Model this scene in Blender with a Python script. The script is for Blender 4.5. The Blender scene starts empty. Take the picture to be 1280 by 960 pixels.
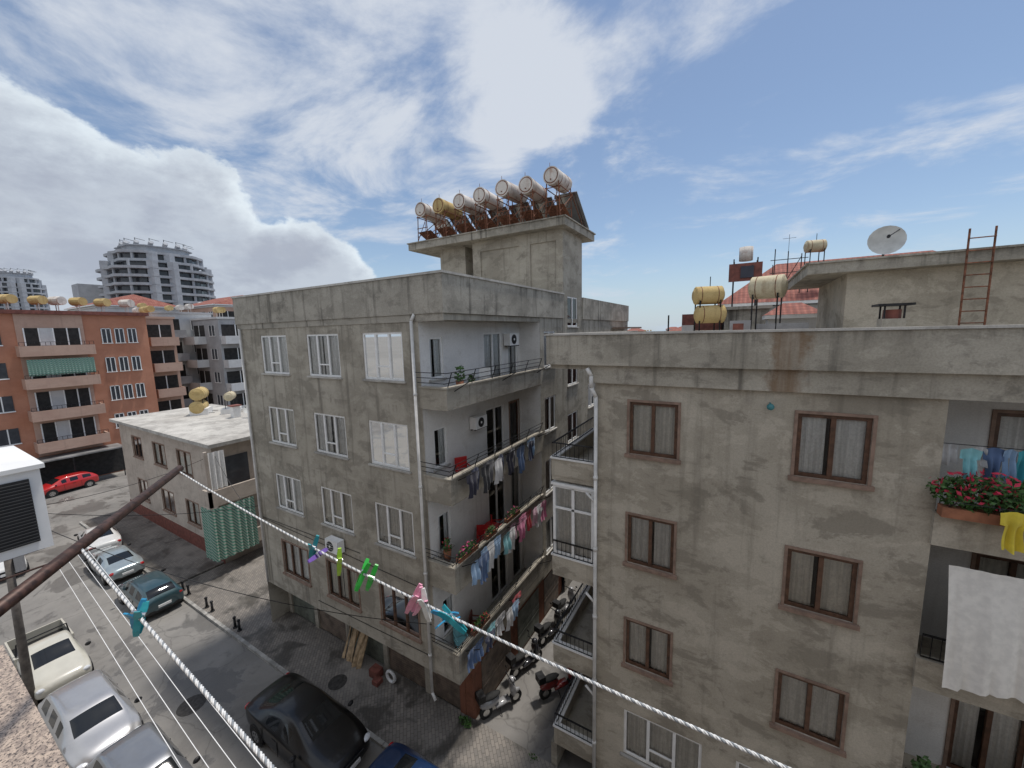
import bpy, bmesh, math, random
from mathutils import Vector, Matrix
random.seed(7)
R=math.radians
sc=bpy.context.scene
COL=sc.collection
# ------------------------------------------------------------------ materials
class NT:
    def __init__(s,nt): s.nt=nt;s.N=nt.nodes;s.L=nt.links
    def n(s,t,**k):
        a=s.N.new(t)
        for x,v in k.items(): setattr(a,x,v)
        return a
    def put(s,sock,v):
        if v is None: return
        if isinstance(v,bpy.types.NodeSocket): s.L.new(v,sock)
        else:
            if isinstance(v,tuple) and len(v)==3 and sock.type=='RGBA': v=(*v,1)
            sock.default_value=v
    def math(s,op,a,b=None,c=None,clamp=False):
        n=s.n('ShaderNodeMath',operation=op,use_clamp=clamp)
        for i,v in enumerate((a,b,c)): s.put(n.inputs[i],v)
        return n.outputs[0]
    def mr(s,v,a,b,c=0.,d=1.,smooth=True):
        n=s.n('ShaderNodeMapRange',interpolation_type='SMOOTHSTEP' if smooth else 'LINEAR')
        s.put(n.inputs[0],v)
        for i,x in enumerate((a,b,c,d)): n.inputs[i+1].default_value=x
        return n.outputs[0]
    def noise(s,vec,scale,detail=3,rough=.55,dist=0,sc3=None,off=(0,0,0)):
        if sc3 or off!=(0,0,0):
            m=s.n('ShaderNodeMapping');s.put(m.inputs[0],vec);m.inputs['Scale'].default_value=sc3 or (1,1,1);m.inputs['Location'].default_value=off;vec=m.outputs[0]
        n=s.n('ShaderNodeTexNoise');s.put(n.inputs['Vector'],vec)
        n.inputs['Scale'].default_value=scale;n.inputs['Detail'].default_value=detail;n.inputs['Roughness'].default_value=rough;n.inputs['Distortion'].default_value=dist
        return n.outputs[0]
    def mix(s,f,a,b):
        n=s.n('ShaderNodeMix',data_type='RGBA');s.put(n.inputs[0],f);s.put(n.inputs[6],a);s.put(n.inputs[7],b);return n.outputs[2]
    def pos(s): return s.n('ShaderNodeNewGeometry').outputs['Position']
    def bump(s,h,st=.3,d=.02):
        n=s.n('ShaderNodeBump');n.inputs['Strength'].default_value=st;n.inputs['Distance'].default_value=d;s.put(n.inputs['Height'],h);return n.outputs[0]
MATS={}
def newmat(name):
    m=bpy.data.materials.new(name);m.use_nodes=True;t=NT(m.node_tree);b=m.node_tree.nodes['Principled BSDF'];MATS[name]=m;return m,t,b
def sc3(c,k): return tuple(min(1,x*k) for x in c)
def M(name,col=None,rough=.7,metal=0,amt=.15,scale=4,coat=0,bump=0,alpha=None):
    if name in MATS: return MATS[name]
    m,t,b=newmat(name)
    if amt>0:
        f=t.noise(t.pos(),scale,4)
        t.put(b.inputs['Base Color'],t.mix(t.mr(f,.3,.7),sc3(col,1-amt),sc3(col,1+amt)))
        if bump: t.put(b.inputs['Normal'],t.bump(f,bump,.02))
    else: b.inputs['Base Color'].default_value=(*col,1)
    b.inputs['Roughness'].default_value=rough;b.inputs['Metallic'].default_value=metal
    if coat: b.inputs['Coat Weight'].default_value=coat;b.inputs['Coat Roughness'].default_value=.05
    return m
def concrete(name,a,bcol,dark,streak=.6,patch=.5,seed=0.,rust=None,drip=None,da=.5):
    m,t,b=newmat(name);p=t.pos();o=(seed,seed*1.7,seed*.3)
    n1=t.noise(p,.45,4,.6,.3,(1,1,1.2),o)
    n2=t.noise(p,1.7,7,.72,.25,(1,1,1.),o)
    n3=t.noise(p,1.,5,.62,.15,(3.2,3.2,.16),o)
    n4=t.noise(p,.8,7,.68,.35,(1,1,1.7),(seed+5,2,1))
    fine=t.noise(p,32,4,.65)
    c=t.mix(t.mr(n1,.36,.64),a,bcol)
    c=t.mix(t.math('MULTIPLY',t.mr(n4,.52,.58),patch*.6),c,sc3(bcol,1.16))
    c=t.mix(t.math('MULTIPLY',t.mr(n4,.47,.40),patch*.7),c,sc3(a,.66))
    c=t.mix(t.math('MULTIPLY',t.mr(n3,.53,.74),streak),c,dark)
    c=t.mix(t.math('MULTIPLY',t.mr(n2,.54,.68),.5),c,sc3(dark,1.3))
    c=t.mix(t.mr(fine,.35,.68,0,.2),c,sc3(dark,.8))
    if rust is not None or drip:
        sp=t.n('ShaderNodeSeparateXYZ');t.put(sp.inputs[0],p)
    if drip:
        n5=t.noise(p,1.,5,.65,.1,(4.,4.,.5),(seed,1,4))
        for zt,ln in drip:
            k=t.math('MULTIPLY',t.mr(sp.outputs[2],zt-ln,zt,0,1),t.math('LESS_THAN',sp.outputs[2],zt))
            c=t.mix(t.math('MULTIPLY',k,t.mr(n5,.45,.68,0,da)),c,dark)
    if rust is not None:
        d=t.math('ABSOLUTE',t.math('SUBTRACT',sp.outputs[0],rust))
        d=t.math('ADD',d,t.math('MULTIPLY',t.math('SUBTRACT',n2,.5),1.1))
        c=t.mix(t.math('MULTIPLY',t.mr(d,.38,.08,0,.75),t.mr(n3,.3,.55,.35,1.)),c,(.19,.11,.055))
    t.put(b.inputs['Base Color'],c);b.inputs['Roughness'].default_value=.93
    b.inputs['Specular IOR Level'].default_value=.2
    t.put(b.inputs['Normal'],t.bump(t.math('ADD',t.math('MULTIPLY',n2,.7),t.math('MULTIPLY',fine,.3)),.55,.03))
    return m
mA=concrete('concrete_render_a',(.345,.315,.262),(.455,.42,.355),(.14,.125,.105),.75,.75,1.,None,[(14.5,1.1),(11.62,.4),(8.62,.4),(5.6,.4),(3.3,.7)],.45)
mB=concrete('concrete_render_b',(.385,.345,.28),(.495,.45,.375),(.18,.16,.13),.45,.95,9.,None,[(12.6,.9),(10.8,.6)],.35)
mPar=concrete('parapet_concrete',(.32,.298,.255),(.43,.40,.345),(.085,.078,.068),.95,.7,4.,None,[(15.7,.6),(19.2,.5)],.6)
mParB=concrete('parapet_concrete_b',(.36,.33,.275),(.46,.425,.36),(.11,.10,.085),.8,.75,14.,.85,[(13.85,.5)],.6)
mPlas=concrete('white_plaster',(.74,.73,.71),(.81,.80,.78),(.45,.43,.40),.35,.15,2.)
mC=concrete('cream_plaster',(.46,.395,.34),(.54,.475,.41),(.24,.205,.175),.5,.4,6.)
mRoof=concrete('roof_screed',(.42,.40,.37),(.54,.52,.48),(.17,.16,.145),.2,.8,3.)
mOr=concrete('orange_plaster',(.48,.22,.14),(.54,.26,.17),(.34,.16,.11),.3,.15,7.)
mSalm=concrete('salmon_plaster',(.50,.33,.26),(.55,.38,.30),(.32,.22,.18),.4,.2,8.)
mBrick=concrete('brown_painted_wall',(.19,.08,.05),(.25,.11,.07),(.08,.045,.035),.7,.5,5.)
mGrey=concrete('grey_plaster',(.36,.36,.37),(.44,.44,.45),(.22,.22,.23),.4,.2,11.)
mHotel=concrete('hotel_concrete',(.36,.38,.41),(.43,.45,.48),(.25,.26,.28),.2,.1,21.)
mWhiteB=concrete('offwhite_plaster',(.56,.56,.56),(.64,.64,.64),(.38,.38,.39),.3,.2,12.)
def ground_mat(name,a,bc,dark,sc=.25,crack=.5):
    m,t,b=newmat(name);p=t.pos()
    n1=t.noise(p,sc,5,.6,.6);n2=t.noise(p,1.4,6,.68,.5);n3=t.noise(p,60,3);n4=t.noise(p,.4,5,.6,.6,None,(7,3,0))
    v=t.n('ShaderNodeTexVoronoi',feature='DISTANCE_TO_EDGE');v.inputs['Scale'].default_value=.45
    mp=t.n('ShaderNodeMix',data_type='VECTOR');mp.inputs[0].default_value=.25;t.put(mp.inputs[4],p)
    nn=t.n('ShaderNodeTexNoise');t.put(nn.inputs['Vector'],p);nn.inputs['Scale'].default_value=2;t.put(mp.inputs[5],nn.outputs[1]);t.put(v.inputs['Vector'],mp.outputs[1])
    c=t.mix(t.mr(n1,.35,.65),a,bc)
    c=t.mix(t.math('MULTIPLY',t.mr(n4,.54,.57),.65),c,sc3(a,.5))
    c=t.mix(t.math('MULTIPLY',t.mr(n2,.52,.75),.7),c,dark)
    c=t.mix(t.math('MULTIPLY',t.mr(v.outputs['Distance'],.012,0.),crack),c,sc3(dark,.5))
    c=t.mix(t.mr(n3,.3,.7,0,.3),c,sc3(bc,1.2))
    t.put(b.inputs['Base Color'],c);t.put(b.inputs['Roughness'],t.mr(n4,.5,.58,.85,.42));t.put(b.inputs['Normal'],t.bump(n3,.4,.01))
    return m
mRoad=ground_mat('asphalt_worn',(.155,.148,.139),(.235,.223,.207),(.065,.062,.058),.25,.4)
mGround=ground_mat('ground_dusty',(.22,.21,.19),(.29,.275,.25),(.13,.125,.11),.02,.0)
mAlley=ground_mat('alley_concrete',(.14,.132,.123),(.20,.19,.178),(.065,.06,.056),.3,.4)
def paver():
    m,t,b=newmat('paving_blocks');p=t.pos()
    br=t.n('ShaderNodeTexBrick');mp=t.n('ShaderNodeMapping');t.put(mp.inputs[0],p);mp.inputs['Rotation'].default_value=(0,0,R(45));t.put(br.inputs['Vector'],mp.outputs[0])
    br.inputs['Scale'].default_value=1.;br.inputs['Brick Width'].default_value=.24;br.inputs['Row Height'].default_value=.12;br.inputs['Mortar Size'].default_value=.009
    br.inputs['Color1'].default_value=(.23,.205,.18,1);br.inputs['Color2'].default_value=(.17,.155,.14,1);br.inputs['Mortar'].default_value=(.10,.09,.08,1)
    n=t.noise(p,.8,6,.65,.5);n2=t.noise(p,.35,4,.6,.3)
    c=t.mix(t.math('MULTIPLY',t.mr(n,.48,.62),.8),br.outputs[0],(.055,.05,.044))
    c=t.mix(t.math('MULTIPLY',t.mr(n2,.5,.7),.5),c,(.31,.285,.255))
    t.put(b.inputs['Base Color'],c);t.put(b.inputs['Roughness'],t.mr(n,.45,.65,.85,.42));t.put(b.inputs['Normal'],t.bump(br.outputs[1],-.4,.01));return m
mPave=paver()
mKerb=M('kerb_stone',(.32,.31,.29),.9,0,.3,3)
mWhite=M('white_upvc',(.82,.82,.81),.4,0,.06,5)
mBrown=M('brown_wood',(.10,.05,.03),.5,0,.35,8)
mSill=M('sill_terracotta',(.25,.17,.13),.8,0,.2,6)
mPipe=M('pvc_pipe',(.66,.65,.63),.45,0,.15,3)
mIron=M('black_iron',(.03,.03,.032),.5,.6,.3,8)
mRust=M('rusty_iron',(.20,.085,.05),.85,.2,.45,9)
mRod=M('brown_painted_rod',(.06,.03,.022),.5,.3,.5,60)
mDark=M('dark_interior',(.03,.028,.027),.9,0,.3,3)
mDoor=M('dark_door_glass',(.06,.065,.075),.15,0,.2,2)
mGarG=M('garage_door_green',(.13,.14,.115),.6,0,.35,3)
mGarB=M('garage_door_brown',(.15,.115,.09),.6,0,.35,3)
mTar=M('dark_red_brown',(.18,.06,.045),.7,0,.3,4)
mRed=M('red_plastic',(.50,.03,.03),.4,0,.1,4)
mChrome=M('chrome',(.6,.6,.6),.25,1,.0)
mTyre=M('tyre_rubber',(.02,.02,.02),.85,0,.2,8)
mHead=M('headlamp_glass',(.65,.67,.7),.1,0,.0,coat=1)
mTail=M('tail_lamp',(.4,.01,.01),.2,0,.0,coat=1)
mCarGl=M('car_window_glass',(.012,.014,.016),.06,0,.0,coat=.2)
mPlate=M('number_plate',(.75,.75,.75),.5,0,.05)
mGold=concrete('golden_tank',(.50,.37,.16),(.58,.45,.22),(.22,.11,.05),.7,.5,17.)
mCream=concrete('cream_tank',(.55,.49,.34),(.62,.56,.41),(.25,.14,.08),.7,.5,18.)
mCapW=concrete('tank_white',(.60,.57,.53),(.70,.67,.63),(.27,.13,.08),.9,.7,3.3)
mPanel=M('collector_glass',(.03,.03,.045),.12,.2,.2,2)
mLeaf=M('leaf_green',(.05,.12,.025),.6,0,.55,14)
mFlowR=M('flower_red',(.50,.02,.06),.6,0,.3,20)
mFlowP=M('flower_pink',(.60,.10,.25),.6,0,.3,20)
mPot=M('clay_pot',(.32,.13,.07),.8,0,.2,6)
mWood=M('raw_wood',(.42,.30,.18),.8,0,.3,6)
def tiles():
    m,t,b=newmat('roof_tiles_red');p=t.pos()
    w=t.n('ShaderNodeTexWave',wave_type='BANDS',bands_direction='X');w.inputs['Scale'].default_value=1.4;t.put(w.inputs['Vector'],p)
    w2=t.n('ShaderNodeTexWave',wave_type='BANDS',bands_direction='Y');w2.inputs['Scale'].default_value=1.1;t.put(w2.inputs['Vector'],p)
    n=t.noise(p,2,5);c=t.mix(t.mr(n,.3,.7),(.26,.08,.055),(.40,.155,.115))
    c=t.mix(t.math('MULTIPLY',w.outputs[1],.45),c,(.10,.035,.03));c=t.mix(t.math('MULTIPLY',w2.outputs[1],.3),c,(.10,.035,.03))
    t.put(b.inputs['Base Color'],c);b.inputs['Roughness'].default_value=.85;t.put(b.inputs['Normal'],t.bump(w.outputs[1],.6,.05));return m
mTile=tiles()
def glass():
    m=bpy.data.materials.new('window_glass');m.use_nodes=True;t=NT(m.node_tree);t.N.clear()
    o=t.n('ShaderNodeOutputMaterial');mx=t.n('ShaderNodeMixShader');tr=t.n('ShaderNodeBsdfTransparent');gl=t.n('ShaderNodeBsdfGlossy');lw=t.n('ShaderNodeFresnel');lw.inputs[0].default_value=1.5
    gl.inputs['Roughness'].default_value=.02;tr.inputs[0].default_value=(.96,.98,.98,1)
    t.put(mx.inputs[0],t.math('ADD',lw.outputs[0],.01));t.L.new(tr.outputs[0],mx.inputs[1]);t.L.new(gl.outputs[0],mx.inputs[2]);t.L.new(mx.outputs[0],o.inputs[0]);return m
mGlass=glass()
def cloth(name,col,stripe=None,sx=30,fold_shade=False):
    m,t,b=newmat(name);p=t.pos();n=t.noise(p,9,3)
    c=t.mix(t.mr(n,.3,.7),sc3(col,.9),sc3(col,1.04))
    if fold_shade:
        # fold shade painted into the colour as upright bands, plus fine thread pattern
        f=t.noise(p,1.,3,.6,0,(16,16,.6));l=t.noise(p,26,2,.5)
        c=t.mix(t.mr(f,.40,.62,0,.5),c,sc3(col,.55));c=t.mix(t.mr(l,.45,.6,0,.22),c,sc3(col,.5))
    if stripe:
        w=t.n('ShaderNodeTexWave',wave_type='BANDS',bands_direction='DIAGONAL');w.inputs['Scale'].default_value=sx*.1;t.put(w.inputs['Vector'],p)
        c=t.mix(t.mr(w.outputs[1],.45,.55),c,stripe)
    t.put(b.inputs['Base Color'],c);b.inputs['Roughness'].default_value=.9;b.inputs['Sheen Weight'].default_value=.2
    return m
mCurt=cloth('curtain_white',(.88,.87,.85),fold_shade=True);mCurt2=cloth('curtain_cream',(.84,.80,.73),fold_shade=True)
mSheet=cloth('awning_sheet',(.78,.75,.70))
mGreenC=cloth('green_striped_awning',(.07,.26,.19),(.34,.40,.35),32)
CL=[cloth('cloth_%d'%i,c) for i,c in enumerate([(.03,.03,.05),(.04,.05,.10),(.10,.16,.30),(.65,.65,.66),(.30,.45,.65),(.65,.20,.35),(.55,.08,.10),(.70,.62,.25),(.25,.55,.60),(.12,.12,.13),(.72,.45,.55),(.04,.04,.045)])]
mYel=cloth('cloth_yellow',(.72,.58,.06));mTeal=cloth('cloth_teal',(.05,.35,.42))
def paint(name,col,metal=.0,rough=.28,coat=1):
    return M(name,col,rough,metal,.04,3,coat=coat)
# ------------------------------------------------------------------ mesh building
class Fr:
    def __init__(s,O,U,N): s.O=Vector(O);s.U=Vector(U);s.N=Vector(N)
    def p(s,u,z,n=0): return s.O+s.U*u+Vector((0,0,z))+s.N*n
W=Fr((0,0,0),(1,0,0),(0,1,0))  # u=X, n=Y
class MB:
    def __init__(s,name,mat,parent=None,smooth=False):
        s.name=name;s.mats=mat if isinstance(mat,list) else [mat];s.parent=parent;s.v=[];s.f=[];s.mi=[];s.smooth=smooth
    def add(s,vs,fs,mi=0):
        o=len(s.v);s.v+= [tuple(x) for x in vs];s.f+=[tuple(i+o for i in f) for f in fs];s.mi+=[mi]*len(fs)
    def quad(s,a,b,c,d,mi=0): s.add([a,b,c,d],[(0,1,2,3)],mi)
    def box(s,fr,u0,u1,z0,z1,n0,n1,mi=0):
        P=[fr.p(u,z,n) for n in (n0,n1) for z in (z0,z1) for u in (u0,u1)]
        s.add(P,[(0,1,3,2),(4,6,7,5),(0,4,5,1),(2,3,7,6),(0,2,6,4),(1,5,7,3)],mi)
    def wbox(s,x0,x1,y0,y1,z0,z1,mi=0): s.box(W,x0,x1,z0,z1,y0,y1,mi)
    def cyl(s,p0,p1,r,seg=8,r2=None,cap=True,mi=0):
        p0=Vector(p0);p1=Vector(p1);r2=r if r2 is None else r2
        d=(p1-p0).normalized();a=d.orthogonal().normalized();b=d.cross(a)
        vs=[];fs=[]
        for i in range(seg):
            t=2*math.pi*i/seg;q=a*math.cos(t)+b*math.sin(t);vs+=[p0+q*r,p1+q*r2]
        for i in range(seg):
            j=(i+1)%seg;fs.append((2*i,2*j,2*j+1,2*i+1))
        if cap: fs+=[tuple(2*i for i in range(seg))[::-1],tuple(2*i+1 for i in range(seg))]
        s.add(vs,fs,mi)
    def sph(s,c,r,seg=8,rings=5,mi=0,sz=(1,1,1)):
        vs=[];fs=[];c=Vector(c)
        for i in range(rings+1):
            th=math.pi*i/rings
            for j in range(seg):
                ph=2*math.pi*j/seg;vs.append(c+Vector((math.sin(th)*math.cos(ph)*r*sz[0],math.sin(th)*math.sin(ph)*r*sz[1],math.cos(th)*r*sz[2])))
        for i in range(rings):
            for j in range(seg):
                k=(j+1)%seg;fs.append((i*seg+j,i*seg+k,(i+1)*seg+k,(i+1)*seg+j))
        s.add(vs,fs,mi)
    def wall(s,fr,u0,u1,z0,z1,ops,depth=.3,mi=0,rmi=0):
        us=sorted({u0,u1}|{o[0] for o in ops}|{o[1] for o in ops});zs=sorted({z0,z1}|{o[2] for o in ops}|{o[3] for o in ops})
        us=[u for u in us if u0<=u<=u1];zs=[z for z in zs if z0<=z<=z1]
        for i in range(len(us)-1):
            for j in range(len(zs)-1):
                cu=(us[i]+us[i+1])/2;cz=(zs[j]+zs[j+1])/2
                if any(o[0]<cu<o[1] and o[2]<cz<o[3] for o in ops): continue
                s.quad(fr.p(us[i],zs[j]),fr.p(us[i+1],zs[j]),fr.p(us[i+1],zs[j+1]),fr.p(us[i],zs[j+1]),mi)
        for (a,b,c,d) in [o[:4] for o in ops]:
            for (p,q) in (((a,c),(b,c)),((b,c),(b,d)),((b,d),(a,d)),((a,d),(a,c))):
                s.quad(fr.p(*p),fr.p(*q),fr.p(*q,-depth),fr.p(*p,-depth),rmi)
    def obj(s):
        if not s.v: return None
        me=bpy.data.meshes.new(s.name);me.from_pydata(s.v,[],s.f)
        for m in s.mats: me.materials.append(m)
        me.polygons.foreach_set('material_index',s.mi)
        if s.smooth: me.polygons.foreach_set('use_smooth',[True]*len(me.polygons))
        me.update()
        bm=bmesh.new();bm.from_mesh(me);bmesh.ops.recalc_face_normals(bm,faces=bm.faces);bm.to_mesh(me);bm.free()
        o=bpy.data.objects.new(s.name,me);COL.objects.link(o)
        if s.parent: o.parent=s.parent
        return o
def empty(name,loc=(0,0,0),rz=0):
    e=bpy.data.objects.new(name,None);COL.objects.link(e);e.location=loc;e.rotation_euler=(0,0,rz);return e
class Bld:
    def __init__(s,name,loc=(0,0,0),rz=0): s.e=empty(name,loc,rz);s.p={}
    def g(s,part,mat,smooth=False):
        if part not in s.p: s.p[part]=MB(part,mat,s.e,smooth)
        return s.p[part]
    def done(s):
        for m in s.p.values(): m.obj()
        return s.e
def curtain(mb,fr,u0,u1,z0,z1,n,amp=.035,per=.14,seed=0):
    k=max(6,int((u1-u0)/.02));vs=[];fs=[];rnd=random.Random(seed+u0*31+z0*17);ph=rnd.random()*6;q=rnd.random()*.5+.8
    for i in range(k+1):
        u=u0+(u1-u0)*i/k;d=amp*math.sin(2*math.pi*u/per*q+ph+1.3*math.sin(u*3+ph))
        vs+=[fr.p(u,z0,n+d),fr.p(u,z1,n+d*.6)]
    for i in range(k): fs.append((2*i,2*i+2,2*i+3,2*i+1))
    mb.add(vs,fs)
def window(b,fr,u0,u1,z0,z1,kind='white',panes=3,cur=True,depth=.3):
    fm=mWhite if kind=='white' else mBrown;fg=b.g('window_frames_'+kind,fm);w=.07 if kind=='white' else .075
    n0,n1=-.09,-.03
    fg.box(fr,u0,u0+w,z0,z1,n0,n1);fg.box(fr,u1-w,u1,z0,z1,n0,n1);fg.box(fr,u0+w,u1-w,z0,z0+w,n0,n1);fg.box(fr,u0+w,u1-w,z1-w,z1,n0,n1)
    for i in range(1,panes):
        c=u0+(u1-u0)*i/panes;fg.box(fr,c-w*.55,c+w*.55,z0+w,z1-w,n0+.003,n1+.012)
    if kind=='white' and panes>=3:
        c0=u0+(u1-u0)/panes+w*.55;c1=u0+(u1-u0)*2/panes-w*.55
        fg.box(fr,c0,c1,z0+.42,z0+.47,n0+.01,n1)
    gm=b.g('window_glass',mGlass);gm.quad(fr.p(u0+w,z0+w,-.06),fr.p(u1-w,z0+w,-.06),fr.p(u1-w,z1-w,-.06),fr.p(u0+w,z1-w,-.06))
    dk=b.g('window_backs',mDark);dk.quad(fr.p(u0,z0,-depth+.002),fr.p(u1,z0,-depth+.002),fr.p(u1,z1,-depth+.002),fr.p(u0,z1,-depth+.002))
    if cur:
        r=random.random();cm=b.g('curtains' if r<.65 else 'curtains_cream',mCurt if r<.65 else mCurt2)
        if random.random()<.25: curtain(cm,fr,u0+w*.5,u1-w*.5,z0+.02,z1-.02,-.125,.016,.13)
        else:
            m=u0+(u1-u0)*(.42+.16*random.random());g=(.02+.08*random.random())
            curtain(cm,fr,u0+w*.5,m-g,z0+.02,z1-.02,-.125,.016,.13);curtain(cm,fr,m+g,u1-w*.5,z0+.02,z1-.02,-.125,.016,.13)
    if kind=='white': b.g('sills',mRoof).box(fr,u0-.08,u1+.08,z0-.06,z0,-.02,.07)
    else:
        s=b.g('sills_brown',mSill);s.box(fr,u0-.1,u1+.1,z0-.09,z0-.002,-.02,.08)
        t=b.g('window_surround',mSill);t.box(fr,u0-.06,u0-.002,z0,z1,-.02,.025);t.box(fr,u1+.002,u1+.06,z0,z1,-.02,.025);t.box(fr,u0-.06,u1+.06,z1+.002,z1+.06,-.02,.025)
def rail(mb,fr,u0,u1,z0,z1,n,step=.14,t=.012,top=.02):
    mb.box(fr,u0,u1,z1-.02,z1+.01,n-top,n+top);mb.box(fr,u0,u1,z0,z0+.02,n-.01,n+.01)
    k=max(1,int((u1-u0)/step))
    for i in range(k+1):
        u=u0+(u1-u0)*i/k;mb.box(fr,u-t/2,u+t/2,z0+.02,z1-.02,n-t/2,n+t/2)
def garment(mb,fr,u,zt,w,h,n,mi,kind='shirt'):
    nx,nz=10,10;vs=[];fs=[];ph=random.random()*6
    for j in range(nz+1):
        f=j/nz
        if kind=='shirt': ww=w*(1.35-.3*f if f<.32 else .85+.08*math.sin(f*8+ph))
        elif kind=='trouser': ww=w*(.8+.1*f)
        else: ww=w
        for i in range(nx+1):
            g=i/nx-.5;vs.append(fr.p(u+g*ww,zt-f*h-(0.05*abs(g)*2 if f<.32 else 0)-.03*math.sin(g*7+ph)*f,n+.05*math.sin(g*13+ph)*(.2+f)+.025*math.sin(f*6+ph)))
    for j in range(nz):
        for i in range(nx):
            if kind=='trouser' and j>2 and i in (4,5): continue
            fs.append((j*(nx+1)+i,j*(nx+1)+i+1,(j+1)*(nx+1)+i+1,(j+1)*(nx+1)+i))
    mb.add(vs,fs,mi)
def foliage(mb,c,r,n,mi=0,size=.05):
    for _ in range(n):
        while True:
            d=Vector((random.uniform(-1,1),random.uniform(-1,1),random.uniform(-1,1)))
            if d.length<=1: break
        p=Vector(c)+Vector((d.x*r[0],d.y*r[1],d.z*r[2]))
        a=Vector((random.gauss(0,1),random.gauss(0,1),random.gauss(0,1))).normalized();b=a.orthogonal().normalized();s=size*random.uniform(.6,1.3)
        mb.add([p-a*s,p+b*s*.5,p+a*s,p-b*s*.5],[(0,1,2,3)],mi)
# ------------------------------------------------------------------ ground
def sheet(name,mat,x0,x1,y0,y1,z,parent=None):
    m=MB(name,mat,parent);m.quad((x0,y0,z),(x1,y0,z),(x1,y1,z),(x0,y1,z));return m.obj()
sheet('ground',mGround,-2500,2500,-2500,2500,0)
mSea=M('sea_water',(.10,.22,.32),.25,0,.1,.01)
sheet('sea',mSea,-600,2400,420,2450,.4)
rd=MB('road',mRoad);rd.quad((-56,0.9,.004),(12,.9,.004),(12,7.5,.004),(-56,7.5,.004));rd.quad((-56,7.5,.004),(-43.5,7.5,.004),(-43.5,60,.004),(-56,60,.004));rd.quad((-56,-40,.004),(-43.5,-40,.004),(-43.5,.9,.004),(-56,.9,.004));rd.obj()
pv=MB('pavement',mPave);pv.wbox(-26.8,-3,7.62,9.76,0,.12);pv.wbox(-43.4,-27.1,7.62,10.28,0,.12);pv.wbox(-26.8,-19.3,9.77,24,0,.115);pv.obj()
kb=MB('kerb',mKerb)
x=-43.4
while x<-3:
    kb.wbox(x,x+.78,7.48,7.617,0,.135);x+=.8
kb.obj()
sheet('alley_pavement',mAlley,-7.5,-3.1,9.77,40,.02)
sheet('yard_pavement',mAlley,-2.9,12,7.5,9.6,.02)
mh=MB('manhole_cover',M('cast_iron',(.07,.065,.06),.7,.5,.3,10));mh.cyl((-17.5,5,.006),(-17.5,5,.012),.36,20);mh.cyl((-17.5,5,.006),(-17.5,5,.010),.46,20);mh.obj()
mh=MB('manhole_cover',MATS['cast_iron']);mh.cyl((-13.3,8.3,.12),(-13.3,8.3,.13),.36,20);mh.obj()
# ------------------------------------------------------------------ building A
A=Bld('grey_apartment_building')
F=Fr((0,8.87,0),(1,0,0),(0,-1,0));S=Fr((-7.45,0,0),(0,1,0),(1,0,0));SI=Fr((-8.45,0,0),(0,1,0),(1,0,0))
wa=A.g('walls',mA);cols=[(-17.39,-15.51),(-14.18,-12.29),(-11.03,-9.16)];rows=[(12.42,13.99),(9.42,10.99),(6.43,8.0),(3.3,4.86)]
ops=[(c[0],c[1],r[0],r[1]) for c in cols for r in rows]
wa.wall(F,-19.1,-8.45,2.3,14.5,ops)
for o in ops: window(A,F,*o,'white' if o[2]>4 else 'brown',3)
wa.quad((-19.1,8.87,0),(-19.1,30.5,0),(-19.1,30.5,14.5),(-19.1,8.87,14.5));wa.quad((-19.1,30.5,0),(-7.45,30.5,0),(-7.45,30.5,14.5),(-19.1,30.5,14.5))
wa.wbox(-19.08,-7.47,8.88,30.4,2.32,2.5);wa.wbox(-19.08,-7.47,8.89,30.4,14.3,14.49)
pr=A.g('parapet',mPar)
pr.wbox(-19.16,-7.39,8.80,9.0,14.5,15.62);pr.wbox(-7.59,-7.39,9.0,17.78,14.5,15.62);pr.wbox(-7.59,-7.39,20.42,30.5,14.5,15.66);pr.wbox(-19.16,-18.96,9.0,30.5,14.5,15.62);pr.wbox(-18.96,-7.6,30.3,30.5,14.5,15.62)
cp=A.g('parapet_coping',mRoof);cp.wbox(-19.2,-7.35,8.76,9.04,15.623,15.69);cp.wbox(-7.63,-7.35,9.04,17.76,15.623,15.69);cp.wbox(-19.2,-18.92,9.04,30.5,15.623,15.69)
pr.wbox(-19.13,-7.42,8.84,8.868,14.28,14.497)
ri=A.g('balcony_walls',mPlas)
floors=[11.7,8.72,5.74,2.62]
iops=[]
for f in floors:
    iops+=[(12.35,13.65,f+.02,f+2.2),(14.15,14.95,f+.02,f+2.15),(9.3,9.95,f+.75,f+2.1)]
ri.wall(SI,8.9,15.2,2.5,14.3,iops)
ri.wbox(-8.45,-7.46,15.2,15.3,2.5,14.3);ri.wbox(-8.55,-8.452,8.872,8.898,2.5,14.3)
for i,f in enumerate(floors):
    window(A,SI,12.35,13.65,f+.02,f+2.2,'white',2,random.random()<.5);window(A,SI,14.15,14.95,f+.02,f+2.15,'white' if i!=1 else 'brown',1,i%2==0);window(A,SI,9.3,9.95,f+.75,f+2.1,'white',1,True)
bands=[(11.6,12.25),(8.6,9.42),(5.62,6.5),(2.5,3.45)]
bd=A.g('balcony_fronts',mA);ir=A.g('balcony_railings',mIron)
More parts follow.
